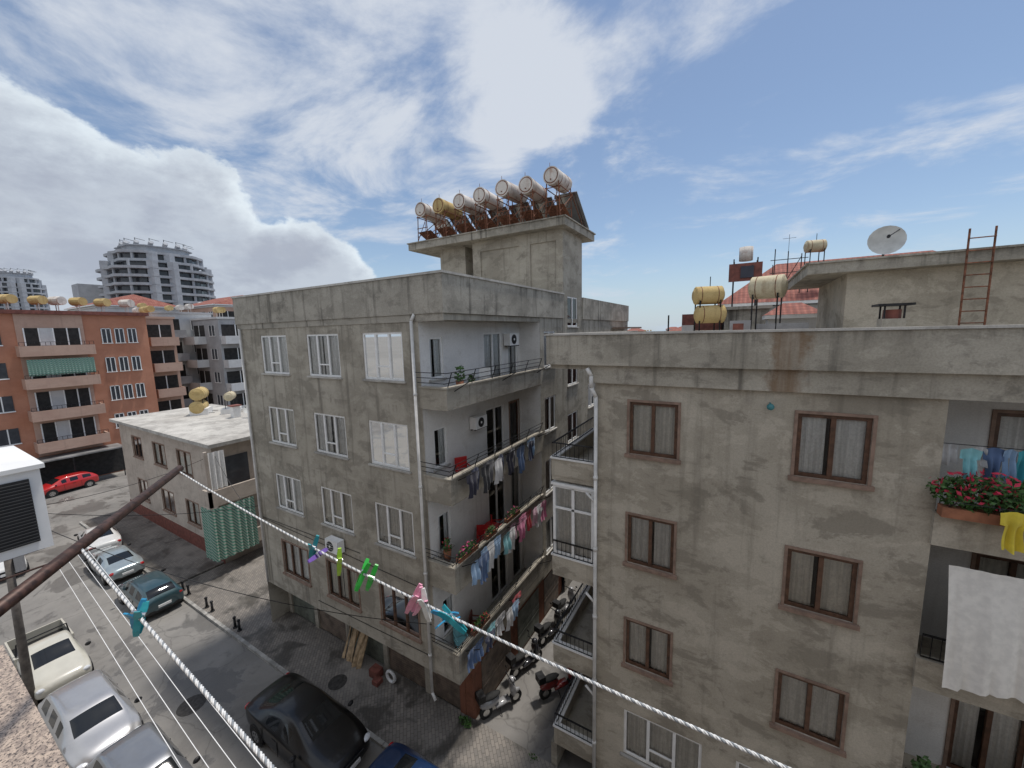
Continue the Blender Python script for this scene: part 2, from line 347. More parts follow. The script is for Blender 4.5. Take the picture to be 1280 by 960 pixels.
for i,(z0,z1) in enumerate(bands):
    f=floors[i]
    bd.wbox(-8.5,-7.56,8.99,15.19,z0+.02,f)
    bd.wbox(-7.56,-7.42,8.83,15.25,z0,z1);bd.wbox(-8.5,-7.563,8.83,8.97,z0,z1)
    bd.wbox(-7.60,-7.38,8.79,15.25,z1+.002,z1+.05);bd.wbox(-8.5,-7.603,8.79,9.01,z1+.002,z1+.05)
    zt=z1+.5
    for k in range(6):
        u=8.95+k*1.22;ir.cyl((-7.49,u,z1),(-7.3,u,zt),.016,5)
    for dz,dx in ((0,-.0),(-.16,-.06),(-.32,-.12)): ir.cyl((-7.3+dx,8.7,zt+dz),(-7.3+dx,15.1,zt+dz),.013,5);ir.cyl((-8.5,8.7-dx*0.5,zt+dz),(-7.3+dx,8.7-dx*.5,zt+dz),.013,5)
    for u in (9.2,12,14.8): ir.cyl((-7.42,u,z1-.1),(-6.85,u,z1+.22),.016,5)
    for dx in (-7.2,-7.03,-6.87): ir.cyl((dx,9.1,z1+.2),(dx,14.9,z1+.2),.005,4)
o1=[(15.6,16.8,z,z+1.6) for z in (12.3,9.3,6.35,3.4)]
wa.wall(S,15.2,17.8,2.3,14.5,o1)
for o in o1: window(A,S,*o,'white',2)
o2=[(18.35,19.75,z,z+1.5) for z in (14.1,11.1,8.1,5.1)]
wa.wall(S,17.8,20.4,0,18.7,o2)
for o in o2: window(A,S,*o,'white',2,False)
o3=[(u,u+1.2,z,z+1.4) for u in (21.5,24.5,27.5) for z in (12.4,9.4,6.4,3.4)]
wa.wall(S,20.4,30.5,0,14.5,o3)
for o in o3: window(A,S,*o,'white',2)
A.g('side_awning',mSill).wbox(-7.38,-6.2,26,29.5,13.95,14.05)
gb=A.g('ground_storey',mBrick);gb.wbox(-7.95,-7.62,9.74,17.78,0,2.318)
gd=A.g('side_shutters',[mGarB,mGarG])
for j,(y0,y1) in enumerate(((10.3,12.4),(13.0,15.0),(15.6,17.3))):
    z=.1
    while z<2.0: gd.wbox(-7.618,-7.60+(.012 if int(z*20)%2 else 0),y0,y1,z,z+.095,j%2);z+=.1
gc=A.g('garage_walls',mA);gc.wbox(-19.05,-7.953,9.9,10.1,0,2.318)
xs=[-19.05,-16.9,-14.6,-12.2,-9.9]
for i,xx in enumerate(xs):
    gc.wbox(xx,xx+.25,9.72,9.9,0,2.318)
    nx=xs[i+1] if i<4 else -8.2
    gc.wbox(xx+.25,nx,9.73,9.9,2.05,2.317)
    g=A.g('garage_doors',[mGarG,mGarB,mDark])
    z=.12
    while z<2.0:
        g.wbox(xx+.26,nx-.01,9.80+(.015 if int(z*20)%2 else 0),9.88,z,z+.095,[0,1,0,1,1][i]);z+=.1
gb.wbox(-8.2,-7.953,9.72,9.9,0,2.317)
tw=A.g('stair_tower',mA);TF=Fr((0,17.8,0),(1,0,0),(0,-1,0))
tw.wall(TF,-12.7,-7.45,14.5,18.7,[(-12.2,-9.8,15.1,18.2),(-9.2,-7.8,15.3,18.2)],.08)
for (a,b_,c,d) in [(-12.2,-9.8,15.1,18.2),(-9.2,-7.8,15.3,18.2)]: tw.quad(TF.p(a,c,-.078),TF.p(b_,c,-.078),TF.p(b_,d,-.078),TF.p(a,d,-.078))
tw.quad((-12.7,17.8,14.5),(-12.7,20.4,14.5),(-12.7,20.4,18.7),(-12.7,17.8,18.7));tw.quad((-12.7,20.4,14.5),(-7.45,20.4,14.5),(-7.45,20.4,18.7),(-12.7,20.4,18.7))
tw.wbox(-15.3,-13.5,18.2,20.4,14.5,18.7)
ts=A.g('tower_slab',mPar);ts.wbox(-16.8,-7.1,17.2,21.4,18.702,19.05);ts.wbox(-16.86,-7.04,17.14,21.46,19.053,19.11)
pp=A.g('drain_pipe',mPipe,True)
pp.cyl((-8.62,8.76,1.6),(-8.62,8.76,14.3),.05,8);pp.cyl((-8.62,8.76,14.3),(-8.55,8.86,14.55),.05,8);pp.cyl((-8.62,8.76,1.6),(-8.45,8.72,1.4),.05,8)
pp.cyl((-18.85,8.78,2.4),(-18.85,8.78,14.3),.05,8)
for z in (3,6,9,12): pp.cyl((-8.62,8.76,z),(-8.62,8.76,z+.08),.065,8)
pp.cyl((-19.3,12,3),(-19.3,12,14),.05,8)
cw=A.g('facade_cables',mIron)
for (x0,z0,x1,z1) in ((-18.8,5.6,-8.7,5.35),(-18.8,5.65,-12,5.75),(-15,2.75,-8.7,2.9),(-8.75,2.9,-8.75,13.9)): cw.cyl((x0,8.845,z0),(x1,8.845,z1),.010,4)
A.done()
def ac_unit(x0,x1,y0,y1,z0,z1,face='-Y'):
    b=Bld('air_conditioner_unit');b.g('casing',mWhite).wbox(x0,x1,y0,y1,z0,z1)
    f=b.g('fan_grille',mIron)
    if face=='-Y':
        cx=x0+(x1-x0)*.4;cz=(z0+z1)/2;r=(z1-z0)*.4;f.cyl((cx,y0,cz),(cx,y0-.012,cz),r,20)
        g=b.g('fan_hub',mWhite);g.cyl((cx,y0-.013,cz),(cx,y0-.02,cz),r*.25,12)
        for k in range(1,4): g.box(Fr((0,y0,0),(1,0,0),(0,-1,0)),cx-r,cx+r,cz-r+k*r*.5-.004,cz-r+k*r*.5+.004,.013,.018)
    else:
        cy=y0+(y1-y0)*.45;cz=(z0+z1)/2;r=(z1-z0)*.4;f.cyl((x1,cy,cz),(x1+.012,cy,cz),r,20);g=b.g('fan_hub',mWhite);g.cyl((x1+.013,cy,cz),(x1+.02,cy,cz),r*.25,12)
    k=b.g('bracket',mIron);k.wbox(x0+.05,x0+.09,y0,y1+.1,z0-.04,z0-.002);k.wbox(x1-.09,x1-.05,y0,y1+.1,z0-.04,z0-.002)
    return b.done()
ac_unit(-8.4,-8.1,13.75,14.5,13.35,13.85,'+X')
ac_unit(-13.6,-12.85,8.5,8.8,5.6,6.1)
ac_unit(-8.4,-8.1,11.2,11.9,10.4,10.85,'+X')
for i in range(7):
    xx=-16.2+i*1.375;b=Bld('solar_water_heater')
    mt=[mCapW if i!=1 else mGold,mRust]
    tk=b.g('tank',mt,True);zz=21.05+random.uniform(-.08,.08);tl=random.uniform(-.1,.15)
    y0=17.75+random.uniform(-.1,.1);y1=y0+1.75;dz=random.uniform(-.05,.12)
    tk.cyl((xx,y0,zz),(xx+tl,y1,zz+dz),.40,20,cap=False)
    cpp=b.g('tank_end',mt);cpp.cyl((xx,y0-.03,zz),(xx,y0+.02,zz),.408,20);cpp.cyl((xx+tl,y1-.02,zz+dz),(xx+tl,y1+.03,zz+dz),.405,20);cpp.cyl((xx,y0-.05,zz),(xx,y0-.03,zz),.31,20,mi=0);cpp.cyl((xx,y0-.036,zz),(xx,y0-.031,zz),.355,20,mi=1);cpp.cyl((xx,y0-.1,zz-.18),(xx,y0-.03,zz-.18),.03,6,mi=1)
    cpp.cyl((xx,y0+.3,zz),(xx+tl*.2,y0+.34,zz),.41,20,mi=1);cpp.cyl((xx+tl*.75,y0+1.3,zz+dz*.75),(xx+tl*.77,y0+1.34,zz+dz*.77),.41,20,mi=1)
    fr=b.g('stand',mRust)
    for sx in (-.38,.38):
        for yy in (17.8,19.3): fr.cyl((xx+sx,yy,19.1),(xx+sx*.8,yy,zz-.15),.028,5)
        fr.cyl((xx+sx,17.8,19.5),(xx+sx,19.3,20.6),.022,5);fr.cyl((xx+sx,17.8,20.65),(xx+sx,19.4,20.65),.025,5);fr.cyl((xx+sx,19.3,20.6),(xx+sx,21.2,19.2),.028,5)
    for yy in (17.8,19.3): fr.cyl((xx-.4,yy,20.0),(xx+.4,yy,20.0),.022,5);fr.cyl((xx-.38,yy,19.3),(xx+.38,yy,20.6),.018,5);fr.cyl((xx-.4,yy,20.62),(xx+.4,yy,20.62),.022,5)
    fr.cyl((xx+.2,y0+.1,zz-.3),(xx+.25,y0+.1,19.2),.015,5);fr.cyl((xx-.25,y0+.4,zz+.35),(xx-.25,y0+.4,zz+.75),.012,5)
    pn=b.g('collector',[mPanel,mChrome]);n=Vector((0,1.4,1.9)).normalized()*.05
    P=[Vector((xx-.62,19.35,20.75)),Vector((xx+.62,19.35,20.75)),Vector((xx+.62,21.2,19.35)),Vector((xx-.62,21.2,19.35))]
    pn.add(P+[p+n for p in P],[(0,3,2,1),(0,1,5,4),(1,2,6,5),(2,3,7,6),(3,0,4,7)],1);pn.add([p+n for p in P],[(0,1,2,3)],0)
    lo=b.g('lower_collector',[mPanel,mRust]);P=[Vector((xx-.5,17.95,19.85)),Vector((xx+.5,17.95,19.85)),Vector((xx+.5,19.2,19.3)),Vector((xx-.5,19.2,19.3))];lo.add(P,[(0,1,2,3)],1)
    b.done()
def laundry(name,fr,items,n,z,u0,du,sizes=(.55,.8)):
    b=Bld(name);mb=b.g('garments',CL,True);u=u0
    for it,kd in items:
        w=random.uniform(.38,.54);h=random.uniform(*sizes);garment(mb,fr,u,z+random.uniform(-.01,.01),w,h,n+random.choice((0,-.16)),it,kd);u+=du*random.uniform(.8,1.15)
    b.done()
laundry('hanging_laundry',S,[(0,'shirt'),(1,'trouser'),(11,'shirt'),(9,'shirt'),(3,'towel'),(1,'trouser'),(0,'shirt'),(9,'trouser'),(2,'shirt'),(0,'trouser'),(1,'shirt'),(4,'shirt')],.5,9.62,9.35,.40,(.75,1.05))
laundry('hanging_laundry',S,[(4,'towel'),(2,'shirt'),(4,'towel'),(3,'shirt'),(4,'shirt'),(8,'towel'),(3,'towel'),(10,'towel'),(5,'shirt'),(5,'shirt'),(6,'shirt'),(10,'towel'),(3,'shirt'),(5,'towel')],.5,6.7,9.3,.40,(.7,1.05))
laundry('hanging_laundry',S,[(2,'towel'),(2,'shirt'),(1,'shirt'),(8,'shirt'),(3,'shirt'),(3,'towel'),(4,'shirt'),(6,'shirt')],.5,3.66,9.1,.45,(.6,.9))
def planter(name,c,r,n,flow,parentmat=mPot,size=.05,box=None):
    b=Bld(name)
    if box: b.g('trough',parentmat).wbox(*box)
    else: b.g('pot',parentmat,True).cyl((c[0],c[1],c[2]-r[2]-.25),(c[0],c[1],c[2]-r[2]*.6),.1,10,.14)
    foliage(b.g('leaves',mLeaf),c,r,n,0,size)
    if flow: foliage(b.g('flowers',flow),(c[0],c[1],c[2]+r[2]*.25),(r[0]*1.02,r[1]*1.05,r[2]*.95),n//4,0,size*.9)
    b.done()
planter('flower_trough',(-7.5,9.6,6.78),(.12,.5,.18),220,mFlowP,mPot,.06,(-7.58,-7.42,9.1,10.1,6.56,6.7))
planter('flower_trough',(-7.5,11.0,6.75),(.12,.3,.15),120,mFlowR,mPot,.06,(-7.58,-7.42,10.7,11.3,6.56,6.7))
planter('flower_trough',(-7.5,12.6,6.75),(.12,.5,.17),150,mFlowP,mPot,.06,(-7.58,-7.42,12.1,13.1,6.56,6.7))
planter('flower_trough',(-7.5,10.2,3.72),(.12,.5,.17),150,mFlowR,mPot,.06,(-7.58,-7.42,9.7,10.7,3.51,3.65))
planter('potted_plant',(-7.75,9.9,12.6),(.15,.2,.35),70,None,mPot,.07)
planter('potted_plant',(-8.1,9.3,6.9),(.15,.15,.3),90,mFlowR,mPot,.06)
planter('potted_plant',(-7.8,10.6,12.35),(.14,.14,.25),50,None,mPot,.06)
def chair(x,y,z,rz,mat):
    b=Bld('balcony_chair',(x,y,z),rz);g=b.g('seat',mat);g.wbox(-.22,.22,-.22,.22,.42,.46);g.wbox(-.22,.22,.19,.23,.5,.9)
    l=b.g('legs',mat)
    for sx in(-.2,.2):
        for sy in(-.2,.2): l.cyl((sx,sy,0),(sx*.9,sy*.9,.44 if sy<0 else .88),.018,5)
        l.wbox(sx-.02,sx+.02,-.2,.2,.64,.67)
    b.done()
chair(-8.0,11.2,5.76,.6,mRed);chair(-8.0,12.2,5.76,2.2,mRed);chair(-8.0,11.6,11.72,.3,mWhite);chair(-8.0,9.7,2.64,1.,MATS['cloth_8']);chair(-8.0,10.6,2.64,2.,mTar);chair(-8.0,10.2,8.74,1.,mRed)
b=Bld('balcony_table',(-7.95,11.7,5.76));b.g('top',mRed).wbox(-.3,.3,-.35,.35,.7,.74);b.g('leg',mIron).cyl((0,0,0),(0,0,.7),.03,8);b.g('foot',mIron).cyl((0,0,0),(0,0,.03),.22,12);b.done()
def dish(x,y,z,r,az,el,base):
    b=Bld('satellite_dish');d=Vector((math.cos(az)*math.cos(el),math.sin(az)*math.cos(el),math.sin(el)));a=d.orthogonal().normalized();c=d.cross(a);C=Vector((x,y,z));vs=[];fs=[];sg=20
    for k in range(5):
        rr=r*k/4
        for i in range(sg):
            t=2*math.pi*i/sg;vs.append(C+(a*math.cos(t)+c*math.sin(t))*rr+d*(.3*rr*rr/r))
    for k in range(4):
        for i in range(sg):
            j=(i+1)%sg;fs.append((k*sg+i,k*sg+j,(k+1)*sg+j,(k+1)*sg+i))
    m=b.g('reflector',M('dish_grey',(.52,.52,.50),.5,0,.15,3),True);m.add(vs,fs)
    s=b.g('feed_arm',mIron);s.cyl(C-a*r*.9+d*.25*r,C+d*r*.9,.012,5);s.cyl(C+d*r*.85,C+d*r*1.0,.04,8);s.cyl(C-d*.02,Vector(base),.025,6);b.done()
dish(3.2,14.1,16.02,.38,R(-95),R(12),(3.2,14.25,15.6));dish(-19.7,12,9.3,.45,R(-60),R(30),(-19.1,12.3,9.0));dish(-19.8,10.5,6.4,.4,R(-50),R(30),(-19.1,10.7,6.1));dish(-19.7,11.3,11.9,.4,R(-60),R(30),(-19.1,11.5,11.6))
# ------------------------------------------------------------------ building B
B=Bld('beige_apartment_building')
F=Fr((0,9.6,0),(1,0,0),(0,-1,0));wb=B.g('walls',mB)
ob=[];
for zt in (12.13,9.2,6.25): ob+=[(-2.26,-1.15,zt-1.32,zt),(1.11,2.26,zt-1.32,zt)]
ow=[(-2.28,-.33,2.1,3.5),(.41,2.3,2.1,3.5)]
wb.wall(F,-3.12,3.22,0,12.6,ob+ow)
for o in ob: window(B,F,*o,'brown',2)
for o in ow: window(B,F,*o,'white',3)
wb.quad((-3.12,9.6,0),(-3.12,19,0),(-3.12,19,12.6),(-3.12,9.6,12.6));wb.quad((9,9.6,0),(9,19,0),(9,19,13),(9,9.6,13));wb.quad((-3.12,19,0),(9,19,0),(9,19,13),(-3.12,19,13))
wb.wbox(3.08,3.22,9.61,11.1,0,12.59)
wb.wbox(7.8,8.99,9.605,11,0,12.59)
pb=B.g('parapet',mParB)
pb.wbox(-4.4,9,9.35,9.55,13.03,13.78);pb.wbox(-4.4,-4.2,9.55,19,13.03,13.78);pb.wbox(8.8,9,9.55,19,13.03,13.78);pb.wbox(-4.2,8.8,18.8,19,13.03,13.78)
wb2=B.g('cornice',mParB);wb2.wbox(-3.3,9,9.48,9.7,12.57,13.028);wb2.wbox(-4.38,8.98,9.56,18.99,12.9,13.027)
c2=B.g('coping',mRoof);c2.wbox(-4.44,9.04,9.31,9.6,13.783,13.83);c2.wbox(-4.44,-4.16,9.6,19,13.783,13.83)
pl=B.g('balcony_walls',mPlas);IB=Fr((0,11.0,0),(1,0,0),(0,-1,0))
fl=[10.05,7.15,4.2,1.2]
od=[(4.35,5.4,f+.02,f+2.1) for f in fl]
pl.wall(IB,3.22,7.8,0,12.6,od,.3)
for o in od: window(B,IB,*o,'brown',2,True)
for i,f in enumerate(fl):
    bb=B.g('balcony_fronts',mB)
    bb.wbox(3.24,7.79,9.7,11,f-.15,f)
    bb.wbox(3.19 if i<3 else 3.2,7.83,9.5,9.66,f-.16,f+.45)
    r=B.g('balcony_railings',mIron);Fb=Fr((0,9.55,0),(1,0,0),(0,-1,0))
    rail(r,Fb,3.25,7.75,f+.47,f+.93,0,.13)
ib=B.g('side_balcony_walls',mB);tr=B.g('balcony_trim',mPlas)
for i,z in enumerate((9.75,6.85,4.0,1.15)):
    ib.wbox(-4.4,-3.13,9.62,13.2,z,z+.14)
    ib.wbox(-4.4,-3.13,9.6,9.72,z+.141,z+.62);ib.wbox(-4.4,-4.28,9.72,13.2,z+.141,z+.62);ib.wbox(-4.28,-3.13,13.08,13.2,z+.141,z+.62)
    tr.wbox(-4.43,-3.13,9.57,9.75,z+.622,z+.67);tr.wbox(-4.43,-4.25,9.75,13.2,z+.622,z+.67)
    r=B.g('side_railings',mIron)
    rail(r,Fr((0,9.62,0),(1,0,0),(0,-1,0)),-4.38,-3.2,z+.67,z+1.08,0,.12)
    rail(r,Fr((-4.36,0,0),(0,1,0),(-1,0,0)),9.7,13.1,z+.67,z+1.08,0,.14)
    if i==1:
        g=B.g('window_frames_white',mWhite);Fx=Fr((0,9.7,0),(1,0,0),(0,-1,0))
        for a,c,d,e in ((-4.38,-4.31,z+.68,z+2.75),(-3.25,-3.18,z+.68,z+2.75),(-3.82,-3.74,z+.75,z+2.7),(-4.31,-3.25,z+2.68,z+2.75),(-4.31,-3.25,z+.68,z+.75),(-4.31,-3.25,z+2.05,z+2.11)): g.box(Fx,a,c,d,e,0,.06)
        B.g('window_glass',mGlass).quad(Fx.p(-4.3,z+.7,.02),Fx.p(-3.2,z+.7,.02),Fx.p(-3.2,z+2.7,.02),Fx.p(-4.3,z+2.7,.02))
        curtain(B.g('curtains',mCurt),Fx,-4.3,-3.25,z+.75,z+2.65,-.04,.015,.12)
        g2=Fr((-4.3,0,0),(0,1,0),(-1,0,0));g.box(g2,9.75,9.82,z+.68,z+2.75,0,.05);g.box(g2,11.3,11.37,z+.68,z+2.75,0,.05);g.box(g2,13.0,13.07,z+.68,z+2.75,0,.05);curtain(B.g('curtains',mCurt),g2,9.8,13,z+.7,z+2.7,-.1,.02)
        B.g('glazed_roof',mWhite).wbox(-4.42,-3.13,9.6,13.2,z+2.753,z+2.82)
dd=B.g('side_doors',mDoor)
SB=Fr((-3.12,0,0),(0,1,0),(-1,0,0))
for z in (9.89,7,4.14,1.29): dd.box(SB,10.4,11.9,z+.01,z+2.1,0,.03);B.g('window_frames_white',mWhite).box(SB,10.3,10.4,z,z+2.2,0,.05);B.g('window_frames_white',mWhite).box(SB,11.9,12,z,z+2.2,0,.05);B.g('window_frames_white',mWhite).box(SB,11.12,11.18,z,z+2.1,.031,.05)
p2=B.g('drain_pipe',mPipe,True)
p2.cyl((-3.3,9.42,12.95),(-3.2,9.45,12.75),.055,8);p2.cyl((-3.2,9.45,12.75),(-3.2,9.45,12.45),.055,8);p2.cyl((-3.2,9.45,12.45),(-3.1,9.53,12.2),.05,8);p2.cyl((-3.1,9.53,12.2),(-3.1,9.53,.5),.05,8)
for z in (2,4,6,8,10): p2.cyl((-3.1,9.53,z),(-3.1,9.53,z+.09),.066,8)
for z in (9.6,6.7,3.8,): p2.cyl((-3.1,9.53,z-.25),(-3.35,9.5,z),.035,6)
lamp=B.g('wall_lamp',M('lamp_teal',(.05,.2,.22),.4,0,.1,4),True);lamp.sph((.62,9.42,12.25),.07,10,6);lamp.cyl((.62,9.6,12.3),(.62,9.42,12.3),.02,6)
ph=B.g('penthouse_walls',mB);ph.wbox(2.5,9,14.2,18.7,13.03,15.28);ps=B.g('penthouse_slab',mPar);ps.wbox(1.55,9.3,13.7,18.95,15.283,15.55);ps.wbox(1.5,9.35,13.64,19,15.553,15.6)
B.done()
l=Bld('roof_ladder');g=l.g('rails',mRust)
for xx in (4.55,4.97): g.cyl((xx,13.55,13.05),(xx,13.62,16.05),.02,6)
for k in range(10): g.cyl((4.55,13.56,13.3+k*.28),(4.97,13.56,13.3+k*.28),.014,5)
l.done()
l=Bld('roof_chimney');l.g('stack',mPar).wbox(2.75,3.15,11.8,12.2,13.03,14.0);c=l.g('cowl',mIron);c.wbox(2.65,3.25,11.72,12.28,14.28,14.33)
for a in (2.77,3.1):
    for d in (11.82,12.15): c.wbox(a,a+.03,d,d+.03,14.0,14.28)
l.g('flue',mTar).cyl((2.95,12,14.0),(2.95,12,14.2),.16,10);l.done()
def htank(x,y,z,r,L,mat,legs=None,stack=False,ang=0.,block=None):
    b=Bld('rooftop_water_tank',(x,y,0),ang);t=b.g('tank',mat,True);e=b.g('tank_ends',mat);bn=b.g('hoops',mRust)
    zs=[(z,0,0)]+([(z-2*r-.04,.06,-.1)] if stack else [])
    for zz,ox,oy in zs:
        t.cyl((-L/2+ox,oy,zz),(L/2+ox,oy,zz),r,20,cap=False)
        for s in(-1,1): e.cyl((s*L/2+ox,oy,zz),(s*(L/2+.03)+ox,oy,zz),r*1.01,20,r*.9);e.cyl((s*(L/2+.03)+ox,oy,zz),(s*(L/2+.09)+ox,oy,zz),r*.85,20,r*.5)
        for k in (-.32,.32): bn.cyl((k*L-.012+ox,oy,zz),(k*L+.012+ox,oy,zz),r*1.012,20)
    g=b.g('stand',mIron);zb=legs if legs is not None else z-1
    for sx in (-.4,.4):
        for sy in (-.3,.3): g.cyl((sx*L,sy,zb),(sx*L,sy,z-r*.6),.025,5)
        g.cyl((sx*L,-.3,zb+.1),(sx*L,1.0,zb+.1),.02,5);g.cyl((sx*L,-.32,z-r*.9),(sx*L,.32,z-r*.9),.02,5)
    g.cyl((.1*L,.1,z+r),(.1*L,.1,z+r+.35),.015,5)
    if block: b.g('base',mPlas).wbox(-.7,.7,-.6,.6,zb,zb+block)
    b.done()
htank(-1.05,16,15.05,.32,.85,mGold,13.03,True,R(20));htank(.75,16,15.2,.38,.9,mCream,13.03,False,R(-15))
htank(3.3,27,18.1,.32,.8,mCream,15.6,False,R(15))
b=Bld('roof_clutter');g=b.g('boxes',mGrey);g.wbox(-.3,.3,15,15.8,13.03,14.1);g.wbox(.5,1.9,15.6,16.6,13.03,13.98);g.wbox(-1.9,-1.5,16,16.5,13.03,14.0);b.g('vent',mTar).wbox(-.2,.1,14.5,14.8,13.03,14.0);b.g('pipes',mIron).cyl((-2.4,16.2,13.05),(-2.4,16.2,14.4),.03,6);b.done()
# ------------------------------------------------------------------ things on B balconies
planter('geranium_trough',(3.95,9.4,10.98),(.95,.26,.34),1300,mFlowR,mPot,.055,(3.2,5.4,9.28,9.48,10.52,10.7))
b=Bld('hanging_laundry');mb=b.g('garments',[mYel,mTeal,CL[4],CL[8],CL[2],CL[3]],True)
Fq=Fr((0,9.15,0),(1,0,0),(0,-1,0))
garment(mb,Fq,3.98,10.85,.26,.68,.0,0,'shirt');garment(mb,Fq,4.3,10.85,.24,.7,.05,0,'trouser')
Fq2=Fr((0,9.75,0),(1,0,0),(0,-1,0))
for u,mi,h in ((3.40,5,.4),(3.58,3,.55),(3.76,5,.4),(3.93,4,.6),(4.1,2,.55),(4.28,1,.65),(4.5,5,.5)): garment(mb,Fq2,u,11.74-random.random()*.04,.2,h,random.uniform(-.14,.14),mi,random.choice(('shirt','towel','trouser')))
g=b.g('line',mIron);g.cyl((3.23,9.75,11.74),(7.8,9.75,11.74),.008,5);g.cyl((3.3,9.15,10.86),(6.5,9.15,10.86),.006,5);g.cyl((3.3,9.5,10.6),(3.3,9.1,10.87),.012,5);b.done()
m=MB('balcony_awning_sheet',mSheet,None,True);vs=[];fs=[];nx,nz=60,18
for j in range(nz+1):
    f=j/nz
    for i in range(nx+1):
        u=3.46+3.8*i/nx;fd=.03*math.sin(u*9)+.025*math.sin(u*23+f*3)+.015*math.sin(u*41)
        vs.append((u-.03*f,9.55-.42*f+fd*(.3+f)-.05*math.sin(math.pi*f),9.55-2.0*f-.1*math.sin(u*2.2)*f+.05*math.sin(u*5)*f))
for j in range(nz):
    for i in range(nx): fs.append((j*(nx+1)+i,j*(nx+1)+i+1,(j+1)*(nx+1)+i+1,(j+1)*(nx+1)+i))
m.add(vs,fs);m.obj()
planter('potted_plant',(3.6,9.75,5.05),(.22,.15,.3),120,None,mPot,.06);planter('potted_plant',(4.3,9.75,5.0),(.22,.15,.25),120,mFlowR,mPot,.06)
# ------------------------------------------------------------------ red roof house etc
def hip(b,x0,x1,y0,y1,z,h,inset):
    t=b.g('roof',mTile);ym=(y0+y1)/2;P=[(x0,y0,z),(x1,y0,z),(x1,y1,z),(x0,y1,z),(x0+inset,ym,z+h),(x1-inset,ym,z+h)]
    t.add(P,[(0,1,5,4),(1,2,5),(2,3,4,5),(3,0,4),(3,2,1,0)]);b.g('eaves',mWhite).wbox(x0+.02,x1-.02,y0+.02,y1-.02,z-.16,z-.004)
b=Bld('red_roof_house');b.g('walls',mWhiteB).wbox(-.6,11,26.5,34,0,15.0);hip(b,-1.2,11.8,25.8,34.7,15.2,2.55,3.0);b.g('brown_roof_annexe',mTar).wbox(-3.2,-1.0,27,34,0,14.75);b.done()
b=Bld('roof_dormer');b.g('walls',mWhiteB).wbox(1.0,2.75,19.6,21.5,13,14.25);hip(b,.85,2.9,19.4,21.7,14.35,.5,.7);b.done()
b=Bld('solar_water_heater');t=b.g('tank',mCapW,True);t.cyl((.1,23.2,17.15),(.1,23.2,17.8),.30,16);g=b.g('stand',mIron)
for a in (-.5,.5):
    for d in (-.5,.5): g.cyl((.1+a,23.2+d,14.9),(.1+a,23.2+d,17.2),.03,5)
b.g('collector',mTar).wbox(-.6,.8,22.5,22.56,16.1,16.95);b.g('collector_glass',mPanel).wbox(-.1,.45,22.44,22.5,16.25,16.8);b.g('platform',mPar).wbox(-.8,1.3,22.6,25.6,14.75,14.9);b.g('platform_wall',mPar).wbox(-.7,1.2,22.8,25.5,0,14.748);b.done()
b=Bld('roof_antenna_frame');g=b.g('bars',mIron)
for a in (1.5,2.1,2.7): g.cyl((a,26.6,15.1),(a,26.6,18.1-.3*(a-1.5)),.025,5)
for z in (16.2,16.8,17.5): g.cyl((1.3,26.6,z),(3.0,26.6,z),.02,5)
g.cyl((1.5,26.6,15.2),(2.7,26.6,17.6),.02,5);g.cyl((2.1,26.6,17.6),(2.1,26.6,18.8),.012,4);g.cyl((1.8,26.6,18.6),(2.4,26.6,18.6),.01,4);b.done()
# ------------------------------------------------------------------ building C
C=Bld('cream_two_storey_house');F=Fr((0,10.3,0),(1,0,0),(0,-1,0));w=C.g('walls',mC)
o=[(-40,-38.2,5.1,6.7),(-36,-34,5.1,6.7),(-32,-30,5.1,6.7),(-35.6,-33.6,1.7,3.3),(-31.6,-29.8,1.7,3.3),(-40,-38.2,1.7,3.3)]
w.wall(F,-42.5,-27,0,7.6,o)
for q in o: window(C,F,*q,'brown',2)
w.quad((-27,10.3,0),(-27,16.5,0),(-27,16.5,7.6),(-27,10.3,7.6));w.quad((-42.5,10.3,0),(-42.5,16.5,0),(-42.5,16.5,7.6),(-42.5,10.3,7.6));w.quad((-42.5,16.5,0),(-27,16.5,0),(-27,16.5,7.6),(-42.5,16.5,7.6))
C.g('roof',mRoof).wbox(-42.9,-26.2,9.9,16.9,7.603,7.82);C.g('plinth',mTar).wbox(-42.52,-26.98,10.26,10.298,0,1.05)
bc=C.g('balcony',mC);bc.wbox(-26.98,-25.6,9.4,13.2,4.3,4.46);bc.wbox(-25.72,-25.6,9.4,13.2,4.462,5.25);bc.wbox(-26.98,-25.722,9.4,9.52,4.462,5.25);bc.wbox(-26.98,-25.6,9.4,13.2,1.2,1.36);bc.wbox(-25.75,-25.6,9.4,9.55,1.36,7.6)
bc.wbox(-25.72,-25.6,9.55,13.2,1.362,2.1);C.g('dark_door',mDoor).wbox(-26.99,-26.95,10.6,12.2,4.47,6.7);C.g('balcony_curtain',mCurt)
curtain(C.p['balcony_curtain'],Fr((-25.7,0,0),(0,1,0),(1,0,0)),9.6,10.4,5.3,7.5,0,.06,.3)
C.done()
g=MB('green_striped_curtain',mGreenC,None,True);curtain(g,Fr((-25.5,0,0),(0,1,0),(1,0,0)),9.3,11.6,1.1,4.25,0,.06,.35);curtain(g,Fr((0,9.32,0),(1,0,0),(0,-1,0)),-26.6,-25.5,1.1,4.25,0,.06,.35);g.obj()
htank(-38,14.2,9.5,.5,1.3,mGold,7.82,True,R(-35),.5);htank(-36.2,15.6,9.2,.35,1.0,mCream,7.82,False,R(-35),.4)
dish(-30.5,15.8,8.6,.5,R(-60),R(30),(-30.3,16,7.85));dish(-28.2,15.2,8.5,.45,R(-60),R(30),(-28.0,15.4,7.85));dish(-32.5,15.2,8.5,.4,R(-70),R(30),(-32.4,15.4,7.85))
b=Bld('roof_chimney');b.g('stack',mPlas).wbox(-33.9,-33.4,14.5,15,7.82,8.7);b.g('cap',mTar).wbox(-34.0,-33.3,14.4,15.1,8.703,8.78);b.done()
